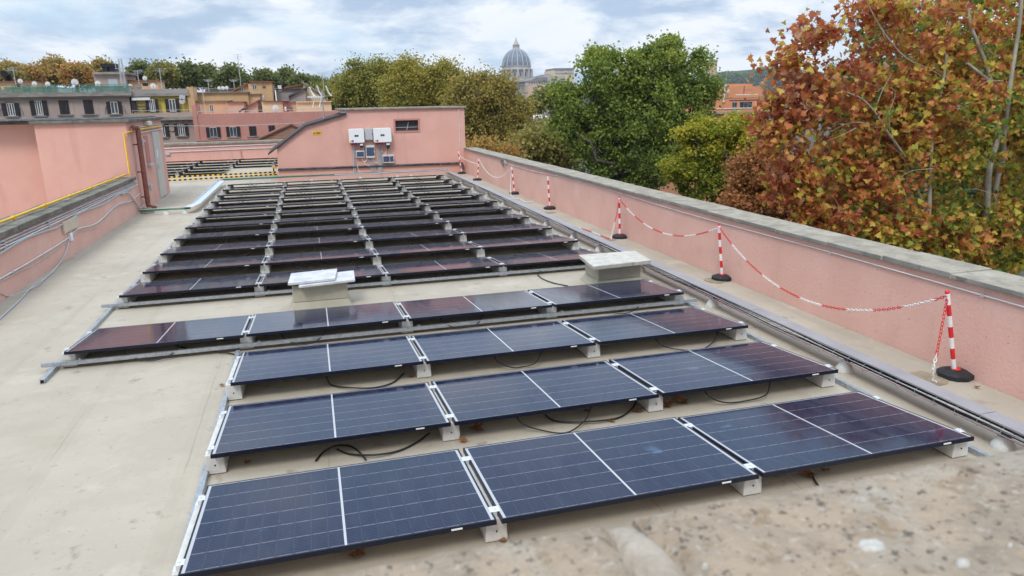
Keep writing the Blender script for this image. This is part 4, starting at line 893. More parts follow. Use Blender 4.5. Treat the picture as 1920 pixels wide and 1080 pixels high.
# ------------------------------------------------------------------ city buildings behind the roof
FY = 78.0
class Facade:
    """one building; rectangles are given in photo pixels and stand on its own facade plane"""
    def __init__(s, name, label, Y, u, v, cat='building'):
        s.Y = Y; p = PY(u, v, Y); s.o = thing(name, label, cat, (p[0], Y, -20)); s.x = p[0]
    def rect(s, u0, u1, v0, v1):
        um, vm = (u0+u1)/2, (v0+v1)/2
        return PY(u0, vm, s.Y)[0]-s.x, PY(u1, vm, s.Y)[0]-s.x, PY(um, v1, s.Y)[2]+20, PY(um, v0, s.Y)[2]+20
    def part(s, name, mat, u0, u1, v0, v1, front=0.0, depth=8.0, parent=None, ground=False):
        x0, x1, z0, z1 = s.rect(u0, u1, v0, v1)
        return MB().box(x0, x1, -front, depth, 0 if ground else z0, z1).build(name, mat, parent or s.o)
    def window(s, u0, u1, v0, v1, frame='offwhite', bars=2, closed=False, sh=0, sill=True):
        x0, x1, z0, z1 = s.rect(u0, u1, v0, v1)
        if closed:
            k = MB(); k.box(x0, (x0+x1)/2-.015, -.08, 0, z0, z1); k.box((x0+x1)/2+.015, x1, -.08, 0, z0, z1)
            zz_ = z0+.06
            while zz_ < z1-.05: k.box(x0+.05, x1-.05, -.10, -.08, zz_, zz_+.035); zz_ += .09
            w_ = k.build('closed_shutter', 'shutter', s.o)
        else:
            e = .048*(1 if z1-z0 > 1.1 else .7); k = MB(); k.box(x0, x1, -.06, 0, z1-e, z1); k.box(x0, x1, -.06, 0, z0, z0+e); k.box(x0, x0+e, -.06, 0, z0+e, z1-e); k.box(x1-e, x1, -.06, 0, z0+e, z1-e)
            for i in range(1, bars): xx = x0+(x1-x0)*i/bars; k.box(xx-e*.6, xx+e*.6, -.06, 0, z0+e, z1-e)
            w_ = k.build('window', frame, s.o)
            MB().box(x0+e, x1-e, -.03, .0, z0+e, z1-e).build('pane', 'glass', w_)
        if sh:
            sw_ = PY(u0+sh, v0, s.Y)[0]-PY(u0, v0, s.Y)[0]
            for a, b in ((x0-sw_, x0-.01), (x1+.01, x1+sw_)):
                k = MB(); k.box(a, b, -.10, -.02, z0-.03, z1+.03); zz_ = z0
                while zz_ < z1: k.box(a+.04, b-.04, -.12, -.10, zz_, zz_+.035); zz_ += .1
                k.build('shutter', 'shutter', s.o)
        if sill: MB().box(x0-.25, x1+.25, -.18, 0, z0-.14, z0-.03).build('sill', 'cornice', w_)
        return w_
# grey pink apartment house
F = Facade('apartment_house', 'grey pink apartment house with dark shutters and green netting on its roof terrace', FY, 120, 180)
F.part('wall', 'greypink', -120, 247.5, 182, 260, 0, 12, ground=True)
F.part('cornice', 'cornice', -120, 249, 174, 182, .55, 12.2); F.part('cornice_band', 'greypink', -120, 248, 182, 185, .25, 0)
F.window(14, 28, 194, 217, bars=3, sh=9.5); F.window(67, 80, 189, 216, bars=3, sh=9.5)
F.window(111.5, 129.5, 188, 214, closed=True); F.window(157.5, 175, 187, 213.5, closed=True); F.window(208, 221.5, 191, 213, bars=2, sh=7.5)
for u0, u1, v0, v1 in ((-1, 42, 190, 217), (196, 234, 188, 213)):
    x0, x1, z0, z1 = F.rect(u0, u1, v0, v1); k = MB(); pts = [(x0+(x1-x0)*(1-math.cos(a))/2, -.03, z0+(z1-z0)*math.sin(a)) for a in np.linspace(0, math.pi, 17)]; k.tube(pts, .05, 5); k.build('arch_moulding', 'cornice', F.o)
for u0, u1, v in ((103, 138, 185), (150, 184, 185)): F.part('window_surround', 'greypink', u0, u1, v, 216, .03, 0)
# netted terrace rail: posts and one net each side of the sag
x0, x1, z0, z1 = F.rect(-60, 243, 159, 173.5)
k = MB(); k.box(x0, x1, -.2, -.15, z1-.05, z1); k.box(x0, x1, -.2, -.15, z0+(z1-z0)*.5, z0+(z1-z0)*.5+.04)
for xx in np.arange(x0, x1, 1.25): k.box(xx-.025, xx+.025, -.2, -.15, z0, z1)
rl = k.build('terrace_railing', 'greennet', F.o)
k = MB(); xs = np.linspace(x0, x1, 60)
for i in range(59):
    s0, s1 = [(.62+.38*min(1, abs((q-x0)/(x1-x0)-.62)/.11)**.7) for q in (xs[i], xs[i+1])]
    if (i % 9) in (3,): s0 = s1 = .55
    k.hexa([(xs[i], -.24, z0), (xs[i+1], -.24, z0), (xs[i+1], -.225, z0), (xs[i], -.225, z0), (xs[i], -.24, z0+(z1-z0)*s0*.8), (xs[i+1], -.24, z0+(z1-z0)*s1*.8), (xs[i+1], -.225, z0+(z1-z0)*s1*.8), (xs[i], -.225, z0+(z1-z0)*s0*.8)])
k.build('net', 'netcloth', F.o)
for u in (45, 92, 182, 238): F.part('terrace_pier', 'cornice', u-6, u+6, 160, 174, -.5, 1.1)
# roof hut and things on it
G = Facade('roof_hut', 'grey lift hut with black tank frame on top of the shuttered apartment house', FY+5, 207, 160)
G.part('wall', 'greypink', 178, 237, 139, 178, 0, 5); G.part('roof_slab', 'cornice', 175, 239, 135, 139.5, .4, 5.4)
G.part('patch', 'bluec', 204, 221, 148, 168, .03, 0)
k = MB(); a = G.rect(191, 216, 119, 135); x0, x1, z0, z1 = a
k.box(x0, x0+.5, 0, 1.5, z0, z1-.25); k.box(x1-.55, x1, 0, 1.5, z0, z1-.3); k.box(x0-.1, x1+.1, -.1, 1.6, z1-.35, z1); k.box(x0+.6, x1-.6, .3, 1.4, z0, z0+.4)
k.build('tank_frame', 'black', G.o); G.part('tank', 'cornice', 196, 211, 126, 135, -.4, 1.3)
q = PY(232, 160, FY+3); s = pix(q)
t = thing('radio_mast', 'tall lattice radio mast beside the grey lift hut', 'mast', q)
k = MB()
for dx in (-.2, .2):
    for dy in (-.2, .2): k.tube([(dx, dy, -1.2), (dx*.7, dy*.7, 48*s)], .03, 4)
for i in range(14): z = i*3.4*s; k.tube([(-.19, -.19, z), (.19, -.19, z+3.4*s)], .02, 4); k.tube([(.19, .19, z), (-.19, .19, z+3.4*s)], .02, 4)
k.build('lattice', 'grey', t)
MB().tube([(-.5, 0, 30*s), (-.5, 0, 40*s)], .03, 4).build('whip', 'grey', t); MB().box(-.55, .2, -.03, .03, 30*s, 30.6*s).build('arm', 'grey', t)
# satellite dishes
def dish(u, v, r, lab, Y, mat='offwhite'):
    q = PY(u, v, Y); s = pix(q); rr = random.Random(int(u)); t = thing('satellite_dish', lab, 'satellite dish', q, rr.uniform(-.6, .6), group='satellite dishes on the apartment roofs')
    k = MB(); R_ = r*s; n_ = 14; k.v = []; prof_ = [(.02, .0), (R_*.5, R_*.06), (R_*.85, R_*.18), (R_, R_*.26)]
    k.lathe(prof_, n_); k.lathe([(x, z-.04) for x, z in prof_], n_); k.v = [(x, -z*1.0, y) for x, y, z in k.v]; k.build('bowl', mat, t)
    MB().tube([(0, .04, 0), (0, .25, -R_*.6), (0, .25, -R_*2.2)], .04, 5).build('stand', 'grey', t)
    MB().tube([(0, -.02, -R_*.9), (0, -R_*.8, 0)], .03, 4).build('feed_arm', 'grey', t)
dish(38, 152, 4.2, 'pale satellite dish by the chimney cowl on the netted terrace', FY+3); dish(65, 157, 4.5, 'whitish dish low behind the green net, second along', FY+2); dish(90, 158, 5, 'whitish dish right behind the green net', FY+2)
dish(140, 154, 6, 'large white dish standing above the sagging green net', FY+1.5); dish(184, 157, 5.5, 'white dish in front of the grey lift hut', FY+1.5); dish(245, 162, 4.5, 'dish at the end of the green net', FY+1); dish(261, 163, 4.8, 'brown dish beside the net end', FY+1, 'cornice')
dish(271.5, 146.5, 4, 'small white dish raised on a pole above the peach hut', FY+4); dish(287, 161, 5, 'pale dish at the edge of the peach hut', FY+1)
for (u0, u1, v0, v1, lab) in ((-12, 68, 154, 176, 'peach rooftop hut behind the netted terrace with black chimney cowl'), (238, 297, 152, 170, 'low peach rooftop hut crowded with dishes')):
    H_ = Facade('roof_hut', lab, FY+6, (u0+u1)/2, v1); H_.part('wall', 'peach', u0, u1, v0, v1+6, 0, 4); H_.part('roof_slab', 'tiles', u0-1, u1+1, v0-2, v0, .3, 4.3)
    H_.part('opening', 'ink', (u0+u1)/2, (u0+u1)/2+10, v0+4, v0+9, .02, 0)
    x0, x1, z0, z1 = H_.rect((u0*.25+u1*.75)-46 if u0 < 0 else 257, (u0*.25+u1*.75)-32 if u0 < 0 else 264, v0-8, v0)
    k = MB(); k.tube([((x0+x1)/2, 1, z0-.3), ((x0+x1)/2, 1, z1), ((x0+x1)/2+.1, .6, z1+.5), ((x0+x1)/2+.1, -.2, z1+.4)], .35 if u0 < 0 else .3, 8); k.build('cowl', 'black', H_.o)
# house with the yellow loggia
F = Facade('apartment_house', 'apartment house with a bright yellow balcony floor and air conditioners', FY, 305, 200)
F.part('wall', 'greypink', 247.8, 366, 226, 262, 0, 12, ground=True); F.part('yellow_wall', 'yellowwall', 248.5, 352, 181, 212, -.35, 12); F.part('roof_slab', 'cornice', 245, 355, 175, 180.5, .15, 12); F.part('roof_parapet', 'citygrey', 247, 353, 167, 175, .1, .6)
F.part('balcony', 'greypink', 248, 366.5, 211.5, 219.5, .5, .2); F.part('cornice', 'cornice', 248, 369, 220, 225.5, .6, .0)
F.part('awning', 'offwhite', 248, 282, 183, 188, .3, .3); F.part('side_pier', 'ochre', 352, 364, 163, 211, .0, 3.0)
for u in (317, 329, 341, 353, 363): F.part('corbel', 'cornice', u-1.2, u+1.2, 225.5, 229, .4, 0)
x0, x1, z0, z1 = F.rect(250, 366, 206, 211.5); k = MB(); k.box(x0, x1, -.45, -.41, z1-.04, z1)
for xx in np.arange(x0, x1, .5): k.box(xx-.012, xx+.012, -.45, -.41, z0, z1)
k.build('balcony_railing', 'grey', F.o)
F.Y = FY+.33
F.part('door', 'shutter', 249, 258, 188, 210, .04, .0); F.part('shelf', 'cornice', 261, 275, 196, 198, .3, 0); F.part('shelf', 'cornice', 261, 275, 202, 204, .3, 0)
F.window(281.5, 292, 186.5, 209, bars=3, sh=6.5, sill=False); F.window(318.5, 330.5, 186, 209, bars=2, sh=7, sill=False)
for v in (179.5, 187): 
    a = F.part('air_conditioner', 'offwhite', 339.5, 348.5, v, v+6.5, .35, 0); x0, x1, z0, z1 = F.rect(340.5, 345.5, v+.8, v+5.7)
    k = MB(); k.lathe([(.26, 0), (.26, .02)], 12); k.v = [((x0+x1)/2+x, -.37-z, (z0+z1)/2+y) for x, y, z in k.v]; k.build('fan_grille', 'grey', a)
F.Y = FY
F.window(334, 346.5, 233, 254, bars=3, sh=6.8); F.window(300.5, 309.5, 233, 256, bars=2, sh=8)
m_ = MB().lathe([(.25, 0), (.3, .03), (.22, .05)], 14).build('medallion', 'greypink', F.o); a = F.rect(320, 325, 239, 245); m_.location = ((a[0]+a[1])/2, -.02, (a[2]+a[3])/2); m_.rotation_euler = (R(90), 0, 0)

# pink lower block
F = Facade('apartment_house', 'deep pink low block with two shuttered windows and a railing along its top', FY-6, 480, 230)
F.part('wall', 'pinkdark', 367, 640, 211, 262, 0, 14, ground=True); F.part('corner_strip', 'pinkdark', 363, 371, 197, 262, .1, 3); F.part('base_band', 'pinkdark', 367, 640, 258, 260.5, .12, 0)
F.window(393.5, 407, 239, 257, frame='grey', bars=2, sh=6.5); F.window(431, 444, 238, 256, frame='grey', bars=2, sh=6.5); F.window(467.5, 480.5, 236.5, 254.5, closed=True); F.window(503.5, 515.5, 235, 247.5, closed=True, sill=False); F.window(571, 583, 233, 240, closed=True, sill=False)
x0, x1, z0, z1 = F.rect(370, 606, 206, 210.5); k = MB(); k.box(x0, x1, -.05, 0, z1-.05, z1)
for xx in np.arange(x0, x1, 1.2): k.box(xx-.02, xx+.02, -.05, 0, z0-.3, z1)
k.build('roof_railing', 'grey', F.o)
# pieces of the ochre cluster on and behind it
def cluster(name, label, mat, u0, u1, v0, v1, Y, d=6, roof=None, wins=(), slope=0):
    F = Facade(name, label, Y, (u0+u1)/2, v1)
    if slope:
        x0, x1, z0, z1 = F.rect(u0, u1, v0, v1+8); MB().prism([(x0, z0), (x0, z1-(slope if slope > 0 else 0)), (x1, z1+(slope if slope < 0 else 0)), (x1, z0)], 0, d).build('wall', mat, F.o)
        a, b = (z1-(slope if slope > 0 else 0)), (z1+(slope if slope < 0 else 0)); MB().prism([(x0-.2, a), (x0-.2, a+.18), (x1+.2, b+.18), (x1+.2, b)], -.3, d+.2).build('roof', roof or 'tiles', F.o)
    else:
        F.part('wall', mat, u0, u1, v0, v1+8, 0, d)
        F.part('roof', roof or 'cornice', u0-.8, u1+.8, v0-1.6, v0, .25, d+.2)
    for wn_ in wins:
        if wn_[4] == 'w': F.window(*wn_[:4], bars=2, sill=False)
        else: F.part('door' if wn_[3]-wn_[2] > 7 else 'opening', wn_[4], *wn_[:4], .04, 0)
    return F
cluster('ochre_house', 'long low ochre house with a stained terrace wall above the pink block', 'ochre', 366, 466, 174, 190, FY+3, 8, 'cornice')
cluster('ochre_house', 'peach terrace wall with white door and small window behind the railing', 'peach', 368, 432, 190, 211, FY+1, 3, 'cornice', [(370, 378, 196, 211, 'offwhite'), (393.5, 400, 196, 210, 'w')])
cluster('ochre_house', 'tall ochre penthouse with small blue grey window', 'ochre', 468, 512, 154, 207, FY+4, 8, 'tiles', [(473, 481, 158.5, 167.5, 'w'), (492, 498, 161, 165.5, 'glass'), (491, 495, 179, 189, 'offwhite'), (487, 492, 200, 204.5, 'ink')])
cluster('ochre_house', 'ochre lean-to with sloping tiled roof against the tall penthouse', 'ochre', 438, 469, 155, 174, FY+4.3, 7, 'tiles', [(450, 456, 164, 172.5, 'w')], slope=1.0)
cluster('ochre_house', 'ochre lower half of the penthouse beside the blue grey door', 'peach', 434, 489, 177, 207, FY+3.4, 3, 'cornice', [(468, 477, 198, 209, 'bluedoor')])
cluster('roof_hut', 'pale pink hut with red tiled roof on the pink block terrace', 'peachpink', 426, 458, 192, 211, FY+.2, 3, 'tiles')
cluster('roof_hut', 'pale pink wedge hut with sloping roof beside the blue grey door', 'peachpink', 452, 484, 190, 211, FY+.5, 3, 'tiles', slope=1.1)
cluster('roof_hut', 'cream hut with red tiled roof and a dish before it', 'cream', 492, 531, 190.5, 210, FY+.3, 3, 'tiles', [(516, 519, 200, 209, 'grey')])
cluster('roof_hut', 'brown shed with a white hatch on the terrace', 'brownpipe', 531, 541, 189, 209, FY+.1, 2, 'cornice', [(533.5, 537, 200, 208, 'offwhite')])
cluster('roof_hut', 'pale pink shed next to the brown one', 'peachpink', 541, 562, 191, 209, FY+.5, 3, 'cornice', [(545, 549, 202, 208, 'brownpipe')])
cluster('roof_hut', 'long cream box hut at the terrace end behind the aerial', 'cream', 556, 622, 191.5, 210, FY-.5, 3, 'cream')
cluster('grey_house', 'grey house with a dark slanting gutter behind the cream hut', 'citygrey', 519, 575, 168, 200, FY+7, 7, 'bitumen', [(521, 528, 160, 172, 'offwhite')])
cluster('grey_house', 'grey gabled house behind the penthouses with a sloping wall top', 'citygrey', 545, 574, 166, 196, FY+6, 3, 'bitumen', slope=.9)
cluster('beige_house', 'beige house whose roof slopes down toward the trees', 'cream', 570, 611, 154, 196, FY+11, 8, 'cornice', slope=-1.9)
cluster('tiled_house', 'far roof of dark red tiles between the penthouse and the beige house', 'ochre', 536, 573, 158, 176, FY+16, 6, 'tiles', slope=.5)
cluster('grey_house', 'grey terrace block with a row of dishes behind the long ochre house', 'citygrey', 385, 442, 167, 178, FY+8, 4, 'cornice')
dish(411, 165, 3, 'leftmost small dish on the grey terrace behind the ochre house', FY+7); dish(418, 165, 3.4, 'middle small dish on the grey terrace behind the ochre house', FY+7); dish(425, 164.5, 3.4, 'rightmost small dish on the grey terrace behind the ochre house', FY+7)
dish(516, 203, 6, 'grey dish standing before the cream tiled hut', FY-.5)
for (u, v0, v1, Y, lab) in ((451.5, 104, 158, FY+5, 'tallest thin aerial above the penthouses'), (262, 133, 165, FY+3, 'thin aerial above the peach hut'), (304, 130, 168, FY+3, 'thin aerial over the yellow balcony house'), (608, 138, 178, FY+10, 'thin aerial beside the beige house'), (384, 165, 205, FY+.5, 'bare pole before the long ochre house'), (30, 128, 160, FY+4, 'thin aerial near the black chimney cowl'), (392, 150, 170, FY+7, 'thin aerial behind the ochre terrace wall'), (440, 150, 170, FY+9, 'thin aerial behind the grey terrace block')):
    b = PY(u, v1, Y); s = pix(b); h = (v1-v0)*s; t = thing('aerial', lab, 'aerial', b, group='thin aerials on the city roofs')
    MB().tube([(0, 0, -.4), (0, 0, h)], .035, 5).build('mast', 'grey', t); k = MB()
    for i, zf in enumerate((.97, .9, .83)): k.box(-.5+.1*i, .5-.1*i, -.02, .02, h*zf, h*zf+.03)
    k.build('rods', 'grey', t)
# brick gable
F = Facade('brick_gable', 'old red brick gable rising behind the low rear wall', 46, 540, 262)
ax = [XZ(484, 264, 46), XZ(546, 234.5, 46), XZ(566, 243, 46), XZ(600, 262, 46)]; gx = F.x
MB().prism([(ax[0][0]-gx, -3+20), (ax[0][0]-gx, ax[0][1]+20), (ax[1][0]-gx, ax[1][1]+20), (ax[3][0]-gx, ax[3][1]+20), (ax[3][0]-gx, 17)], 0, 6).build('wall', 'brick', F.o)
MB().prism([(ax[0][0]-gx-.1, ax[0][1]+20), (ax[0][0]-gx-.1, ax[0][1]+20.1), (ax[1][0]-gx, ax[1][1]+20.1), (ax[3][0]-gx, ax[3][1]+20.1), (ax[3][0]-gx, ax[3][1]+20), (ax[1][0]-gx, ax[1][1]+20)], -.12, 6.1).build('verge_tiles', 'tiles', F.o)
MB().tube([PY(310, 236, 40), PY(430, 236.5, 40), PY(600, 229, 40)], .012, 4).build('overhead_wire', 'grey', label='thin overhead wire crossing before the pink block', cat='wire')

# ------------------------------------------------------------------ right: houses between the trees
F = Facade('orange_house', 'orange apartment house with white terrace windows beyond the yellow green tree', 95, 1390, 200)
F.part('wall', 'orange', 1290, 1475, 210, 300, 0, 14, ground=True); F.part('upper_wall', 'orange', 1334, 1452, 161, 212, -3, 12); F.part('top_storey', 'orange', 1352, 1440, 156, 164, -4, 11)
F.part('terrace_rim', 'offwhite', 1335, 1412, 202.5, 204, .3, .2); F.part('terrace_wall', 'orange', 1335, 1416, 204, 209.5, .2, .1); F.part('cornice', 'cornice', 1300, 1475, 209.5, 212.5, .6, 0); F.part('patch', 'citygrey', 1371, 1381, 204, 209, .23, 0)
F.Y = 97.9
F.part('canopy', 'bitumen', 1348, 1412, 187, 189.5, .8, 0); F.part('band', 'offwhite', 1359, 1400, 177, 178.5, .15, 0); F.part('band', 'bitumen', 1340, 1400, 184, 185, .15, 0)
F.window(1352.5, 1361.5, 192, 202, bars=2, sill=False); F.window(1366.5, 1389.5, 191, 202, bars=3, sill=False); F.window(1404, 1414, 194, 202, bars=2, sill=False)
F.part('pipe', 'brownpipe', 1374, 1375, 162, 178, .1, 0); F.part('pipe', 'brownpipe', 1374, 1390, 169, 169.8, .1, 0)
F.Y = 95
for u in (1401, 1430, 1440): F.window(u, u+7, 217.5, 224, bars=2, sh=3.5)
b = PY(1357, 187, 96.5); s = pix(b)
t = thing('roof_flue', 'tall thin steel flue with aerial on the orange house terrace', 'flue', b); MB().tube([(0, 0, -.3), (.1, 0, 34*s)], .13, 8).build('pipe', 'offwhite', t); MB().box(-.12, .35, -.2, .2, 24*s, 27*s).build('camera_box', 'grey', t); MB().tube([(.25, 0, 32*s), (.25, 0, 54*s)], .03, 4).build('whip', 'grey', t)
dish(1365, 171, 3.4, 'white dish on the orange house', 97.5)
F = Facade('orange_house', 'orange house end with a grey blank side wall glimpsed between the trees', 105, 1010, 210)
F.part('side_wall', 'citygrey', 1009, 1042, 186, 222, .0, 14, ground=True); 
x0, x1, z0, z1 = F.rect(1001, 1009, 185, 208); MB().prism([(x0, z0), (x0, z1-.7), (x1, z1), (x1, z0)], -.05, 10).build('front_wall', 'orange', F.o)
F.part('lower_wall', 'peach', 980, 1003, 193, 208, -.5, 9); F.part('tiled_roof', 'tiles', 978, 1003, 208, 213, .6, 9); F.part('attic', 'citygrey', 1009, 1042, 182, 187, -.5, 12); F.part('opening', 'glass', 994, 1001, 198, 205, -.46, 0)
F = Facade('cream_house', 'cream rooftop with white looped ducts in front of the grey side wall', 90, 1020, 225)
F.part('wall', 'cream', 1003, 1038, 222, 260, 0, 6, ground=True); F.part('tiled_edge', 'tiles', 975, 1003, 210, 214, .5, 4)
for (pts) in ([(1000, 226), (1000.5, 219), (1004, 218), (1007, 218.5)], [(1021, 221), (1023, 219.5), (1025, 222), (1026, 234)], [(1011, 221), (1011, 217), (1014, 216), (1014, 221)]):
    q = [PY(u, v, 89.5) for u, v in pts]; k = MB(); k.tube(spline([(a[0]-F.x, -.5, a[2]+20) for a in q], 5), .17, 7); k.build('duct', 'white', F.o)
F.part('roof_unit', 'grey', 1008, 1017, 215, 222, -.5, 2)

# ------------------------------------------------------------------ the basilica far off
DY = 1000.0
q = PY(969, 160, DY); s = pix(q); D0 = np.array([q[0], q[1], 0.0])
def zv(v, u=969): return PY(u, v, DY)[2]
t = thing('basilica_dome', 'great ribbed church dome with lantern on the horizon above the trees', 'church', (D0[0], D0[1], -20))
Z = lambda v: zv(v)+20
MB().lathe([(33*s, 0), (33*s, Z(159)), (30*s, Z(158)), (30*s, Z(150)), (29*s, Z(149.5)), (26.2*s, Z(149)), (26.2*s, Z(132)), (30*s, Z(131.5)), (30*s, Z(130.2)), (26.6*s, Z(130)), (26.6*s, Z(125.6)), (27.6*s, Z(125.2)), (27.6*s, Z(124.4)), (26*s, Z(124.2))], 48, smooth=False).build('drum', 'traver', t)
zt0, zt1 = Z(124.3), Z(92.5)
def domer(f): return 26.2*s*math.cos(f)**.86*1.0
prof_ = []
for i in range(15):
    f = i/14; ang = f*R(76); prof_.append((max(26.2*s*math.cos(ang)**.92, 7.4*s), zt0+(zt1-zt0)*math.sin(ang)/math.sin(R(76))))
MB().lathe(prof_, 64).build('dome_shell', 'lead', t)
for k_ in range(16):
    a = 2*math.pi*(k_+.5)/16; k = MB(); k.tube([(r_*1.012*math.cos(a), r_*1.012*math.sin(a), z_) for r_, z_ in prof_], [1.0*s*(1-.45*i/14) for i in range(15)], 6); k.build('rib', 'leadrib', t)
    a2 = 2*math.pi*k_/16
    kk = MB(); c_, s_ = math.cos(a), math.sin(a)
    kk.hexa([(r_*c_-w_*s_*sg, r_*s_+w_*c_*sg, z_) for z_ in (Z(150), Z(131.4)) for (r_, w_, sg) in ((26*s, 1.7*s, -1), (30.3*s, 1.7*s, -1), (30.3*s, 1.7*s, 1), (26*s, 1.7*s, 1))]); kk.build('buttress', 'traver', t)
    c_, s_ = math.cos(a2), math.sin(a2); kk = MB()
    kk.hexa([(r_*c_-w_*s_*sg, r_*s_+w_*c_*sg, z_) for z_ in (Z(143.5), Z(137)) for (r_, w_, sg) in ((25.5*s, 1.35*s, -1), (26.6*s, 1.35*s, -1), (26.6*s, 1.35*s, 1), (25.5*s, 1.35*s, 1))]); kk.build('window', 'glass', t)
    for ang in (R(14), R(33)):
        r_ = 26.4*s*math.cos(ang)**.92; z_ = zt0+(zt1-zt0)*math.sin(ang)/math.sin(R(76)); kk = MB(); kk.lathe([(.9*s*(1.2 if ang < .3 else .8), 0), (.4*s, 1.6*s), (.01, 2.0*s)], 6, (r_*c_, r_*s_, z_)); kk.build('dormer', 'leadrib', t)
L_ = MB().lathe([(8*s, Z(93)), (8.2*s, Z(91.8)), (7*s, Z(91.2)), (5.2*s, Z(91)), (5.2*s, Z(85)), (6.4*s, Z(84.6)), (6.2*s, Z(83.8)), (4.4*s, Z(82.5)), (3.6*s, Z(80)), (2.2*s, Z(77)), (1.1*s, Z(73.5)), (.9*s, Z(72.5)), (1.2*s, Z(71.8)), (.5*s, Z(71)), (.3*s, Z(69))], 20).build('lantern', 'traver', t)
for k_ in range(12):
    a = 2*math.pi*k_/12; kk = MB(); kk.tube([(6*s*math.cos(a), 6*s*math.sin(a), Z(91)), (6*s*math.cos(a), 6*s*math.sin(a), Z(84.6))], .55*s, 5); kk.tube([(5.6*s*math.cos(a), 5.6*s*math.sin(a), Z(84)), (5.4*s*math.cos(a), 5.4*s*math.sin(a), Z(81.5))], [.5*s, .1*s], 5); kk.build('column', 'traver', L_)
p_ = PY(945.5, 150, DY-60); s2 = pix(p_)
t = thing('small_dome', 'small domed chapel beside the great church dome', 'church', (p_[0], DY-60, -20)); Zq = lambda v: PY(945.5, v, DY-60)[2]+20
MB().lathe([(8*s2, 0), (8*s2, Zq(152)), (6.8*s2, Zq(151.5)), (6.8*s2, Zq(146.5)), (7.6*s2, Zq(146)), (7.4*s2, Zq(145.5))], 24, smooth=False).build('drum', 'traver', t); MB().lathe([(7.2*s2, Zq(145.5)), (6.6*s2, Zq(142.5)), (4.6*s2, Zq(139.5)), (1.6*s2, Zq(137.6)), (.8*s2, Zq(136)), (.1, Zq(134))], 24).build('dome_shell', 'lead', t)
k = MB()
for i in range(8): a = 2*math.pi*i/8; k.box(6.9*s2*math.cos(a)-1, 6.9*s2*math.cos(a)+1, 6.9*s2*math.sin(a)-1, 6.9*s2*math.sin(a)+1, Zq(151), Zq(147.5))
k.build('openings', 'glass', t)
mt['palace'] = M('far stone', (0.40, 0.36, 0.33), (0.33, 0.30, 0.28), s=.05, rough=.9)
mt['slate'] = M('far slate', (0.20, 0.19, 0.19), (0.16, 0.155, 0.155), s=.05, rough=.9)
F = Facade('palace', 'long grey stone palace with dim windows below the great dome', 880, 1030, 160)
F.part('wall', 'palace', 985, 1062, 152, 172, 0, 60, ground=True); F.part('wing', 'palace', 1024, 1075, 140, 172, -30, 80, ground=True); F.part('tower_block', 'palace', 1024.5, 1038, 139, 160, -8, 30)
x0, x1, z0, z1 = F.rect(988, 1026, 145, 153); MB().prism([(x0-6, z0), (x0+4, z0+1.5), (x1-14, z1), (x1, z1), (x1, z0)], -1, 50).build('roof', 'slate', F.o)
F.part('lower_wall', 'peachpink', 985, 1018, 160, 185, 12, 0, ground=True)
for u in (991.5, 996.5, 1001, 1006, 1011): F.part('window', 'glass', u, u+1.8, 154, 157, .3, 0)
for u in (1042, 1045, 1048.5): F.part('pilaster', 'traver', u, u+1.3, 147, 157, -29, 31)
for u in (1029, 1034, 1053, 1058): F.part('window', 'glass', u, u+1.6, 149, 152, -29.5, 31)
for u in np.arange(1025, 1038, 2.6): F.part('merlon', 'palace', u, u+1.2, 137.6, 139, -8, 9)
F = Facade('cream_hall', 'pale cream hall with a grey flat roof beside the palace', 930, 1056, 140)
F.part('wall', 'cream', 1038.5, 1076, 131.5, 146, 0, 40, ground=True); F.part('upper_floor', 'traver', 1039.5, 1076, 130, 137.5, 1, 0); F.part('roof', 'slate', 1039.5, 1073, 127.8, 131.8, 1.5, 38)
F = Facade('far_tower', 'distant brick tower with a radio unit on the hill', 1500, 1337, 115)
F.part('wall', 'ochre', 1329.5, 1344, 115.5, 160, 0, 15, ground=True); F.part('cap', 'slate', 1328.5, 1344.5, 113, 116, 1, 16); F.part('radio_unit', 'grey', 1335.3, 1340, 103.5, 114, -4, 9); F.part('radio_arm', 'grey', 1334.5, 1342.5, 103.5, 105.5, -4, 8)

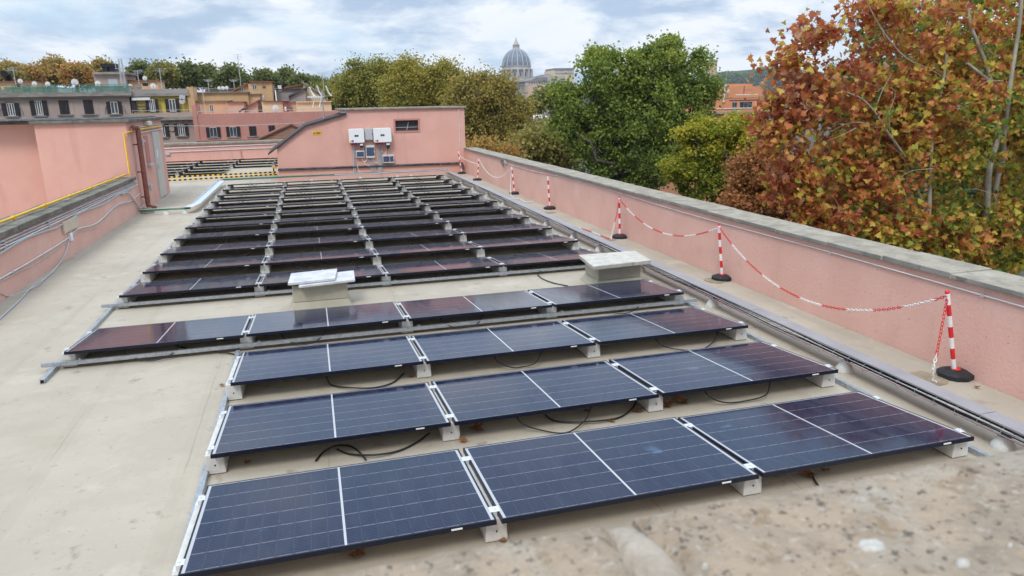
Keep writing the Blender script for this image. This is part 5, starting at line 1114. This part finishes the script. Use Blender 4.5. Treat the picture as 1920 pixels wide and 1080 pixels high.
# ------------------------------------------------------------------ trees
def add_leaves(name, pts, size, mat, parent, tmpl, tones, upb=.5, jitter=.35, **tags):
    n = len(pts); nrm = rng.normal(size=(n, 3)); nrm /= np.linalg.norm(nrm, axis=1)[:, None]; nrm[:, 2] += upb; nrm /= np.linalg.norm(nrm, axis=1)[:, None]
    aux = rng.normal(size=(n, 3)); a = np.cross(nrm, aux); a /= np.linalg.norm(a, axis=1)[:, None]+1e-9; b = np.cross(nrm, a)
    sz = size*rng.uniform(1-jitter, 1+jitter, n)
    tv, tf = tmpl; tv = np.array(tv, float)
    if tv.ndim == 2: fold = tv[:, 2]
    V = pts[:, None, :]+sz[:, None, None]*(a[:, None, :]*tv[None, :, 0, None]+b[:, None, :]*tv[None, :, 1, None]+nrm[:, None, :]*(tv[None, :, 2, None]*rng.uniform(.2, 1.6, n)[:, None, None]))
    K = len(tv); V = V.reshape(-1, 3)
    lens = [len(f) for f in tf]; base = np.concatenate([np.array(f) for f in tf]); NL = len(base)
    loops = (base[None, :]+(np.arange(n)*K)[:, None]).ravel()
    starts = (np.concatenate([[0], np.cumsum(lens)[:-1]])[None, :]+(np.arange(n)*NL)[:, None]).ravel()
    me = bpy.data.meshes.new(name); me.vertices.add(len(V)); me.vertices.foreach_set('co', V.astype(np.float32).ravel())
    me.loops.add(len(loops)); me.loops.foreach_set('vertex_index', loops.astype(np.int32)); me.polygons.add(len(starts)); me.polygons.foreach_set('loop_start', starts.astype(np.int32))
    me.update(calc_edges=True)
    at = me.attributes.new('tone', 'FLOAT', 'FACE'); at.data.foreach_set('value', np.repeat(np.clip(tones, 0, 1), len(tf)).astype(np.float32))
    me.materials.append(mat); o = bpy.data.objects.new(name, me); COL.objects.link(o)
    if parent is not None: o.parent = parent
    return tag(o, **tags)
QUAD = ([(0, -.5, 0), (.42, .05, .16), (0, .5, 0), (-.42, .05, .16)], [(0, 1, 2), (0, 2, 3)])
half = [(0, -.55), (.10, -.30), (.36, -.40), (.34, -.22), (.62, -.12), (.44, .02), (.50, .26), (.24, .20), (.17, .36), (0, .66)]
LOBE = ([(x, y, abs(x)*.5-.25*y*y) for x, y in half]+[(-x, y, abs(x)*.5-.25*y*y) for x, y in half[1:-1]], [tuple(range(10)), (0, 9)+tuple(range(17, 9, -1))])

def crown(lobes, ncl, nleaf, cr, shell=.35, seed=0):
    """leaf points in clumps spread through ellipsoids (centre, radii); returns points, clump tone, clump centres"""
    g = np.random.default_rng(seed); vol = np.array([np.prod(r)**(2/3) for _, r in lobes]); pr = vol/vol.sum(); C = []; 
    idx = g.choice(len(lobes), ncl, p=pr)
    d = g.normal(size=(ncl, 3)); d /= np.linalg.norm(d, axis=1)[:, None]; rad = shell+(1-shell)*g.uniform(0, 1, ncl)**.6
    cen = np.array([lobes[i][0] for i in idx]); ra = np.array([lobes[i][1] for i in idx])
    C = cen+d*rad[:, None]*ra
    k = g.choice(ncl, nleaf, p=(lambda w_: w_/w_.sum())(g.uniform(.4, 1.6, ncl)))
    off = g.normal(size=(nleaf, 3))*np.array([1, 1, .75])*cr*g.uniform(.5, 1.25, ncl)[k][:, None]
    pts = C[k]+off; ct = g.uniform(0, 1, ncl); return pts, ct[k], C
def limb(k, a, b, r0, r1, g, wob=.12, n=5):
    a = np.array(a); b = np.array(b); L_ = np.linalg.norm(b-a); mid = [a+(b-a)*s_+g.normal(size=3)*L_*wob*math.sin(math.pi*s_)+np.array((0, 0, L_*.10*math.sin(math.pi*s_))) for s_ in np.linspace(0, 1, n)]
    k.tube(mid, list(np.linspace(r0, r1, n)), 6, caps=False); return mid
def tree(name, label, Y, lobes_px, leafm, size, ncl, nleaf, cr, tone, depth=1.0, tmpl=QUAD, bark='barkdark', group='trees beyond the roof', seed=1, limbs=18, trunk_r=.28, upb=.5, trunk_u=None, jit=.3, shell=.35, base=-20, spires=0):
    lobes = []; gs = np.random.default_rng(seed+500); lobes_px = list(lobes_px)
    for i_ in range(spires):       # uneven tops: small upright sprays above and beside the main lobes
        u_, v_, ru_, rv_ = lobes_px[gs.integers(min(len(lobes_px), 6))]; a_ = gs.uniform(-1.2, 1.2)
        lobes_px.append((u_+ru_*math.sin(a_)*1.05, v_-rv_*math.cos(a_)*gs.uniform(.8, 1.12), gs.uniform(6, 12), gs.uniform(10, 20)))
    for (u, v, ru, rv) in lobes_px:
        c_ = PY(u, v, Y+ (hash((u, v)) % 7-3)*.12*depth); s_ = pix(c_); lobes.append((c_, np.array([ru*s_, (ru+rv)/2*s_*depth, rv*s_])))
    P_, ct, C = crown(lobes, ncl, nleaf, cr, shell, seed); g = np.random.default_rng(seed+99)
    P_ = P_[P_[:, 2] > base+1.5]; ct = ct[:len(P_)]
    lo_ = lobes[0][0]; bx_ = PY(trunk_u, lobes_px[0][1], Y)[0] if trunk_u else lo_[0]
    t = thing(name, label, 'tree', (bx_, Y, base), group=group); org = np.array([bx_, Y, base])
    zlo = min(l[0][2]-l[1][2] for l in lobes); zhi = max(l[0][2]+l[1][2] for l in lobes); fork = np.array([bx_, Y, max(zlo+.1*(zhi-zlo), base+2.5)])
    k = MB(); k.tube([p_-org for p_ in [np.array([bx_, Y, base]), (np.array([bx_, Y, base])+fork)/2+g.normal(size=3)*.2, fork]], [trunk_r*1.25, trunk_r, trunk_r*.85], 9)
    tops_ = C[g.choice(len(C), min(limbs, len(C)), replace=False)]
    main = [lobes[i][0] for i in range(len(lobes))]
    for m_ in main: limb(k, fork-org, m_-org, trunk_r*.6, trunk_r*.25, g)
    for tp_ in tops_:
        m_ = main[int(np.argmin([np.linalg.norm(tp_-q_) for q_ in main]))]; st_ = fork+(m_-fork)*g.uniform(.35, 1.0)
        mid = limb(k, st_-org, tp_-org, trunk_r*.26, trunk_r*.05, g)
        if g.uniform() < .6: limb(k, mid[2], tp_-org+g.normal(size=3)*cr*1.5, trunk_r*.12, trunk_r*.03, g)
    k.build('trunk', bark, t)
    tones = np.clip(tone[0]+tone[1]*(ct-.5)+tone[2]*(g.uniform(0, 1, len(P_))-.5), 0, 1)
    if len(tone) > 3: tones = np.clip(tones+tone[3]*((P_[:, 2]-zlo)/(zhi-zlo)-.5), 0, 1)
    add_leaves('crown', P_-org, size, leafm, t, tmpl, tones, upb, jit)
    return t
LM = {}
LM['olive'] = leafmat('olive autumn leaves', [(0, (0.093, 0.131, 0.035)), (.35, (0.227, 0.244, 0.054)), (.6, (0.400, 0.345, 0.065)), (.82, (0.483, 0.375, 0.074)), (1, (0.483, 0.244, 0.059))])
LM['brown'] = leafmat('brown olive leaves', [(0, (0.135, 0.146, 0.043)), (.4, (0.324, 0.278, 0.069)), (.7, (0.444, 0.322, 0.077)), (1, (0.444, 0.219, 0.061))])
LM['green'] = leafmat('deep green leaves', [(0, (0.092, 0.131, 0.029)), (.4, (0.201, 0.266, 0.048)), (.75, (0.377, 0.418, 0.068)), (1, (0.600, 0.600, 0.098))])
LM['lime'] = leafmat('yellow green leaves', [(0, (0.081, 0.136, 0.018)), (.4, (0.236, 0.281, 0.029)), (.75, (0.453, 0.408, 0.040)), (1, (0.600, 0.435, 0.045))])
LM['rust'] = leafmat('rust leaves', [(0, (0.132, 0.125, 0.033)), (.35, (0.304, 0.172, 0.053)), (.65, (0.422, 0.158, 0.066)), (1, (0.528, 0.290, 0.092))])
LM['plane'] = leafmat('autumn plane leaves', [(0, (0.161, 0.217, 0.041)), (.13, (0.350, 0.362, 0.053)), (.25, (0.600, 0.463, 0.067)), (.36, (0.600, 0.362, 0.083)), (.48, (0.600, 0.224, 0.067)), (.62, (0.484, 0.145, 0.060)), (.80, (0.336, 0.089, 0.048)), (1, (0.565, 0.376, 0.210))], trans=.42, rough=.5)
LM['planegreen'] = leafmat('green yellow plane leaves', [(0, (0.069, 0.117, 0.023)), (.4, (0.176, 0.234, 0.035)), (.8, (0.429, 0.370, 0.049)), (1, (0.585, 0.293, 0.049))], trans=.4)
LM['far'] = leafmat('far plane leaves', [(0, (0.117, 0.142, 0.046)), (.4, (0.222, 0.246, 0.067)), (.62, (0.389, 0.311, 0.091)), (.85, (0.570, 0.311, 0.091)), (1, (0.600, 0.259, 0.078))])

# far row behind the apartment houses
rowt = [(18, 138, 30, 21, .62, 'brown green tree at the left edge of the far tree row'), (58, 143, 15, 21, .74, 'narrow rusty tree in the far row between two gaps'), (98, 134, 27, 26, .66, 'tall golden brown tree in the far row'), (140, 138, 24, 23, .78, 'rusty brown tree in the far row behind the large white dish'),
        (188, 136, 26, 24, .6, 'yellow brown tree in the far row behind the lift hut'), (262, 138, 26, 24, .22, 'green tree in the far row right of the lattice mast'), (302, 140, 25, 25, .48, 'olive brown tree in the far row behind the yellow balcony house'), (345, 138, 26, 26, .2, 'green tree in the far row above the deep pink block corner'), (384, 142, 24, 23, .26, 'green tree in the far row just before the gap'),
        (438, 145, 36, 25, .14, 'broad round green tree in the far row behind the tallest aerial'), (496, 147, 22, 19, .2, 'smaller green tree in the far row above the penthouse'), (535, 148, 17, 18, .16, 'small green tree in the far row above the dark red tiles'), (562, 154, 16, 14, .2, 'low green tree in the far row above the beige house'), (590, 160, 18, 14, .24, 'lowest green tree at the right end of the far row')]
for i, (u, v, ru, rv, tn, lab) in enumerate(rowt):
    tree('plane_tree', lab, 125+(i % 3)*4, [(u, v, ru*.8, rv*.72), (u-ru*.4, v+rv*.35, ru*.5, rv*.55), (u+ru*.45, v+rv*.3, ru*.5, rv*.6), (u+ru*.1, v-rv*.35, ru*.5, rv*.5)], LM['far'], .42, 60, 5200, .55, (tn, .25, .3), seed=10+i, limbs=16, trunk_r=.33, group='far row of plane trees', bark='bark')
# middle masses
tree('plane_tree', 'olive tree at the left end of the wood behind the aerial', 92, [(630, 185, 34, 34), (600, 195, 22, 26), (660, 205, 30, 35), (640, 165, 20, 18)], LM['olive'], .25, 220, 24000, .6, (.42, .35, .35), seed=31, spires=8, limbs=44, bark='bark')
tree('plane_tree', 'olive green tree with a flat top left of the dome', 80, [(700, 170, 45, 38), (735, 190, 45, 45), (670, 185, 30, 35), (690, 145, 28, 20), (725, 140, 20, 14)], LM['olive'], .235, 300, 36000, .58, (.42, .4, .35), seed=32, spires=10, limbs=44, bark='bark')
tree('plane_tree', 'golden olive tree rising behind the small dark window', 72, [(790, 165, 55, 38), (830, 190, 50, 45), (760, 190, 40, 45), (770, 142, 28, 18), (815, 140, 26, 16), (850, 165, 24, 28)], LM['olive'], .22, 340, 40000, .55, (.58, .35, .35), seed=33, spires=12, limbs=44, bark='bark')
tree('plane_tree', 'brownish plane tree just left of the orange house end', 58, [(905, 195, 45, 45), (955, 222, 36, 48), (875, 225, 32, 55), (900, 154, 22, 20), (930, 172, 20, 22), (935, 250, 50, 45), (975, 205, 20, 22), (900, 275, 40, 38), (865, 180, 18, 26)], LM['brown'], .20, 360, 42000, .5, (.5, .35, .4), seed=34, spires=14, limbs=60, bark='bark')
tree('plane_tree', 'low olive tree below the cream rooftop', 50, [(1010, 275, 42, 32), (975, 300, 40, 40), (1045, 290, 35, 40)], LM['brown'], .25, 120, 15000, .6, (.32, .3, .35), seed=35)
tree('plane_tree', 'small rusty tree over the far end of the long wall', 40, [(905, 276, 18, 14), (945, 290, 18, 12), (882, 283, 12, 10)], LM['brown'], .17, 40, 3000, .4, (.88, .3, .4), seed=36)
tree('plane_tree', 'small green treetop in front of the palace', 70, [(1035, 182, 30, 16), (1000, 192, 22, 12), (1060, 190, 26, 20)], LM['olive'], .3, 60, 6500, .55, (.28, .3, .35), seed=37)
tree('plane_tree', 'huge deep green plane tree standing alone in the middle', 44, [(1190, 215, 82, 66), (1236, 120, 50, 46), (1118, 150, 44, 44), (1245, 98, 30, 26), (1128, 112, 28, 24), (1298, 150, 36, 52), (1178, 128, 30, 30), (1080, 215, 46, 40), (1290, 215, 48, 50), (1120, 270, 62, 44), (1200, 300, 70, 60), (1060, 180, 30, 20), (1312, 108, 17, 20), (1215, 185, 60, 50), (1150, 195, 52, 46), (1270, 270, 60, 55), (1150, 330, 70, 45), (1330, 170, 20, 22), (1090, 128, 18, 18), (1050, 240, 26, 24)], LM['green'], .195, 640, 85000, .36, (.40, .34, .30, .22), depth=.9, seed=38, limbs=46, trunk_r=.26, shell=.45)
tree('plane_tree', 'bright yellow green tree rising just beyond the long wall', 26, [(1345, 285, 66, 52), (1295, 300, 38, 42), (1400, 285, 46, 50), (1340, 340, 74, 50), (1290, 258, 22, 24), (1350, 238, 34, 22), (1395, 246, 32, 24), (1270, 320, 24, 30), (1310, 235, 20, 18), (1420, 330, 40, 40)], LM['lime'], .125, 340, 46000, .2, (.52, .5, .4, .25), seed=39, limbs=20, trunk_r=.15, shell=.45)
tree('plane_tree', 'rust brown tree squeezed between the yellow green tree and the big autumn one', 19, [(1430, 340, 60, 65), (1400, 390, 50, 50), (1470, 380, 60, 70), (1445, 290, 30, 35)], LM['rust'], .105, 220, 26000, .2, (.55, .4, .55), seed=40, limbs=20, trunk_r=.14)
tree('plane_tree', 'yellow green tree showing through behind the big autumn one', 24, [(1700, 80, 110, 110), (1840, 60, 120, 130), (1640, 170, 90, 90), (1900, 230, 110, 150), (1720, 310, 150, 120), (1600, 330, 90, 90), (1860, 420, 130, 110), (1700, 460, 140, 90), (1560, 420, 80, 80)], LM['planegreen'], .22, 330, 26000, .45, (.35, .4, .4), seed=41, limbs=26, bark='bark', tmpl=LOBE)

# the near autumn plane tree with lobed leaves
NY = 12.5
org = PY(1860, 400, NY); org = np.array([org[0], NY+.4, -20.0])
t = thing('plane_tree', 'big autumn plane tree with red and orange lobed leaves and pale limbs', 'tree', org, group='trees beyond the roof')
k = MB(); g = np.random.default_rng(5)
def pl(px, r0, r1, dy=-0.75, n=4):
    pts = spline([PY(u, v, NY+dy+d_) - org for (u, v, d_) in px], n); k.tube(pts, list(np.linspace(r0, r1, len(pts))), 8, caps=False)
pl([(1835, 560, .3), (1838, 470, .2), (1850, 400, .1), (1852, 345, 0), (1858, 300, 0), (1870, 260, 0), (1866, 200, .1), (1866, 165, .1), (1840, 140, .2), (1812, 118, .3)], .10, .035)
pl([(1862, 420, .2), (1868, 345, .1), (1880, 300, .0), (1882, 255, -.1), (1889, 200, -.1), (1898, 130, 0), (1912, 40, .1), (1916, -40, .1)], .075, .04)
pl([(1866, 185, .1), (1852, 130, .3), (1833, 80, .4), (1818, 40, .5), (1812, -20, .6)], .05, .035, -.6)
pl([(1758, 480, .4), (1735, 400, .3), (1718, 350, .2), (1700, 300, .1), (1662, 245, 0), (1640, 210, 0), (1615, 185, -.1), (1585, 172, -.2)], .055, .014, -.5)
pl([(1640, 212, 0), (1652, 175, .1), (1672, 138, .2)], .014, .006, -.5)
pl([(1668, 245, 0), (1668, 210, -.1), (1679, 175, -.1), (1668, 163, -.2)], .012, .006)
pl([(1655, 240, 0), (1615, 230, -.1), (1585, 233, -.1), (1552, 250, 0)], .011, .003, -.45)
pl([(1605, 240, -.1), (1570, 257, -.1), (1540, 268, 0)], .010, .003, -.45)
pl([(1800, 190, .3), (1760, 140, .3), (1700, 110, .2), (1660, 65, .2), (1636, 25, .1), (1620, -10, .1)], .026, .010, -.4)
pl([(1741, 420, .3), (1745, 320, .3), (1750, 240, .4), (1770, 140, .5), (1780, 40, .5)], .055, .03)
pl([(1905, 420, .5), (1870, 410, .2), (1830, 380, .1)], .03, .01)
for i in range(26):
    a_ = (g.uniform(1570, 1930), g.uniform(40, 440)); b_ = (a_[0]-g.uniform(20, 90), a_[1]-g.uniform(-20, 70)); dd = g.uniform(-.9, 1.2)
    pl([(a_[0], a_[1], dd), ((a_[0]+b_[0])/2+g.uniform(-8, 8), (a_[1]+b_[1])/2-6, dd-.1), (b_[0], b_[1], dd-.2)], .010, .002, -.4, 3)
k.tube([np.array([0, 0, 0]), np.array([.1, 0, 9]), PY(1835, 560, NY+.3)-org], [.3, .25, .13], 10)
trunk_mb = k
lobes = []
for (u, v, ru, rv, dy, w_) in ((1800, 230, 170, 130, 0, 0), (1640, 240, 130, 100, .2, 0), (1560, 150, 70, 55, .2, 0), (1500, 95, 42, 45, .1, 0), (1540, 60, 60, 28, .1, 0), (1480, 230, 60, 50, 0, 0), (1450, 190, 34, 26, 0, 0), (1600, 380, 130, 80, 0, 0), (1780, 420, 160, 70, -.2, 0), (1720, 90, 120, 100, .5, 0), (1860, 70, 110, 110, .2, 0), (1930, 300, 80, 180, -.3, 0), (1490, 330, 45, 60, .2, 0), (1640, 20, 60, 40, .3, 0), (1455, 150, 20, 30, .1, 0), (1700, 440, 130, 45, -.3, 0), (1880, 470, 90, 60, -.6, 0), (1560, 400, 80, 45, .1, 0), (1820, 500, 90, 40, -.8, 0)):
    c_ = PY(u, v, NY+dy); s_ = pix(c_); lobes.append((c_, np.array([ru*s_, (ru+rv)*.42*s_, rv*s_])))
P_, ct, C = crown(lobes, 620, 23000, .25, .3, 77)
un = (P_-CAM) @ _r/((P_-CAM) @ _f)*FPX+960; vn = 540-(P_-CAM) @ _u/((P_-CAM) @ _f)*FPX
red = np.clip(.36+.26*np.clip((1740-un)/300, -.5, 1)+.10*np.clip((230-vn)/260, -1, 1), .20, .66)
tones = red+.42*(ct-.5)+.58*(g.uniform(0, 1, len(P_))-.5)
add_leaves('crown', P_-org, .142, LM['plane'], t, LOBE, tones, .25, .42)
k = trunk_mb
for i in range(620):
    c_ = C[g.integers(len(C))]; d_ = np.array([g.normal(-.25, .35), g.normal(0, .35), g.normal(.12, .25)]); L_ = g.uniform(.35, .9); d_ = d_/np.linalg.norm(d_)*L_
    a_ = c_-d_*.6; m_ = c_+g.normal(size=3)*.05; e_ = c_+d_*.5+g.normal(size=3)*.06; k.tube([a_-org, m_-org, e_-org], [.007, .005, .002], 4, mi=1, caps=False)
k.build('trunk', ['bark', 'barkdark'], t)

# ------------------------------------------------------------------ hill with its far wood
hp = [(1180, 160), (1240, 150), (1290, 148), (1340, 140), (1366, 133), (1395, 137), (1410, 134), (1428, 124), (1450, 130), (1520, 135), (1700, 150), (1900, 170), (2100, 190)]
pts = []
for u, v in hp:
    q = PY(u, v, 1550); pts.append((q[0], q[2]-6))
k = MB(); k.prism([(pts[0][0], -20)]+pts+[(pts[-1][0], -20)], 1520, 1900); k.build('hill', 'hillm', kind='structure')
g = np.random.default_rng(3); n = 9000; uu = g.uniform(1190, 1760, n); hv = np.interp(uu, [a for a, _ in hp], [b for _, b in hp]); lump = 4*np.sin(uu*.21)+3*np.sin(uu*.53+1)+2.5*np.sin(uu*1.1)
vv = hv+g.uniform(0, 1, n)**1.3*40-(lump*.5)*g.uniform(0, 1, n)
W_ = np.array([PY(a, b, 1500+g.uniform(-12, 12)) for a, b in zip(uu, vv)])
add_leaves('far_wood', W_, 5.0, LM['green'], None, QUAD, g.uniform(0, .5, n), .5, .4, kind='stuff')

# ------------------------------------------------------------------ air
hz_ = MB().box(-1500, 3500, -40, 2600, -21.5, 175).build('haze', None or M('haze', (1, 1, 1)), kind='stuff')
hm = hz_.data.materials[0]; ht = hm.node_tree; ht.nodes.remove(ht.nodes['Principled BSDF'])
pv = ht.nodes.new('ShaderNodeVolumePrincipled'); pv.inputs['Color'].default_value = (.72, .82, .96, 1); pv.inputs['Density'].default_value = 0.00012
ht.links.new(pv.outputs[0], ht.nodes['Material Output'].inputs['Volume'])
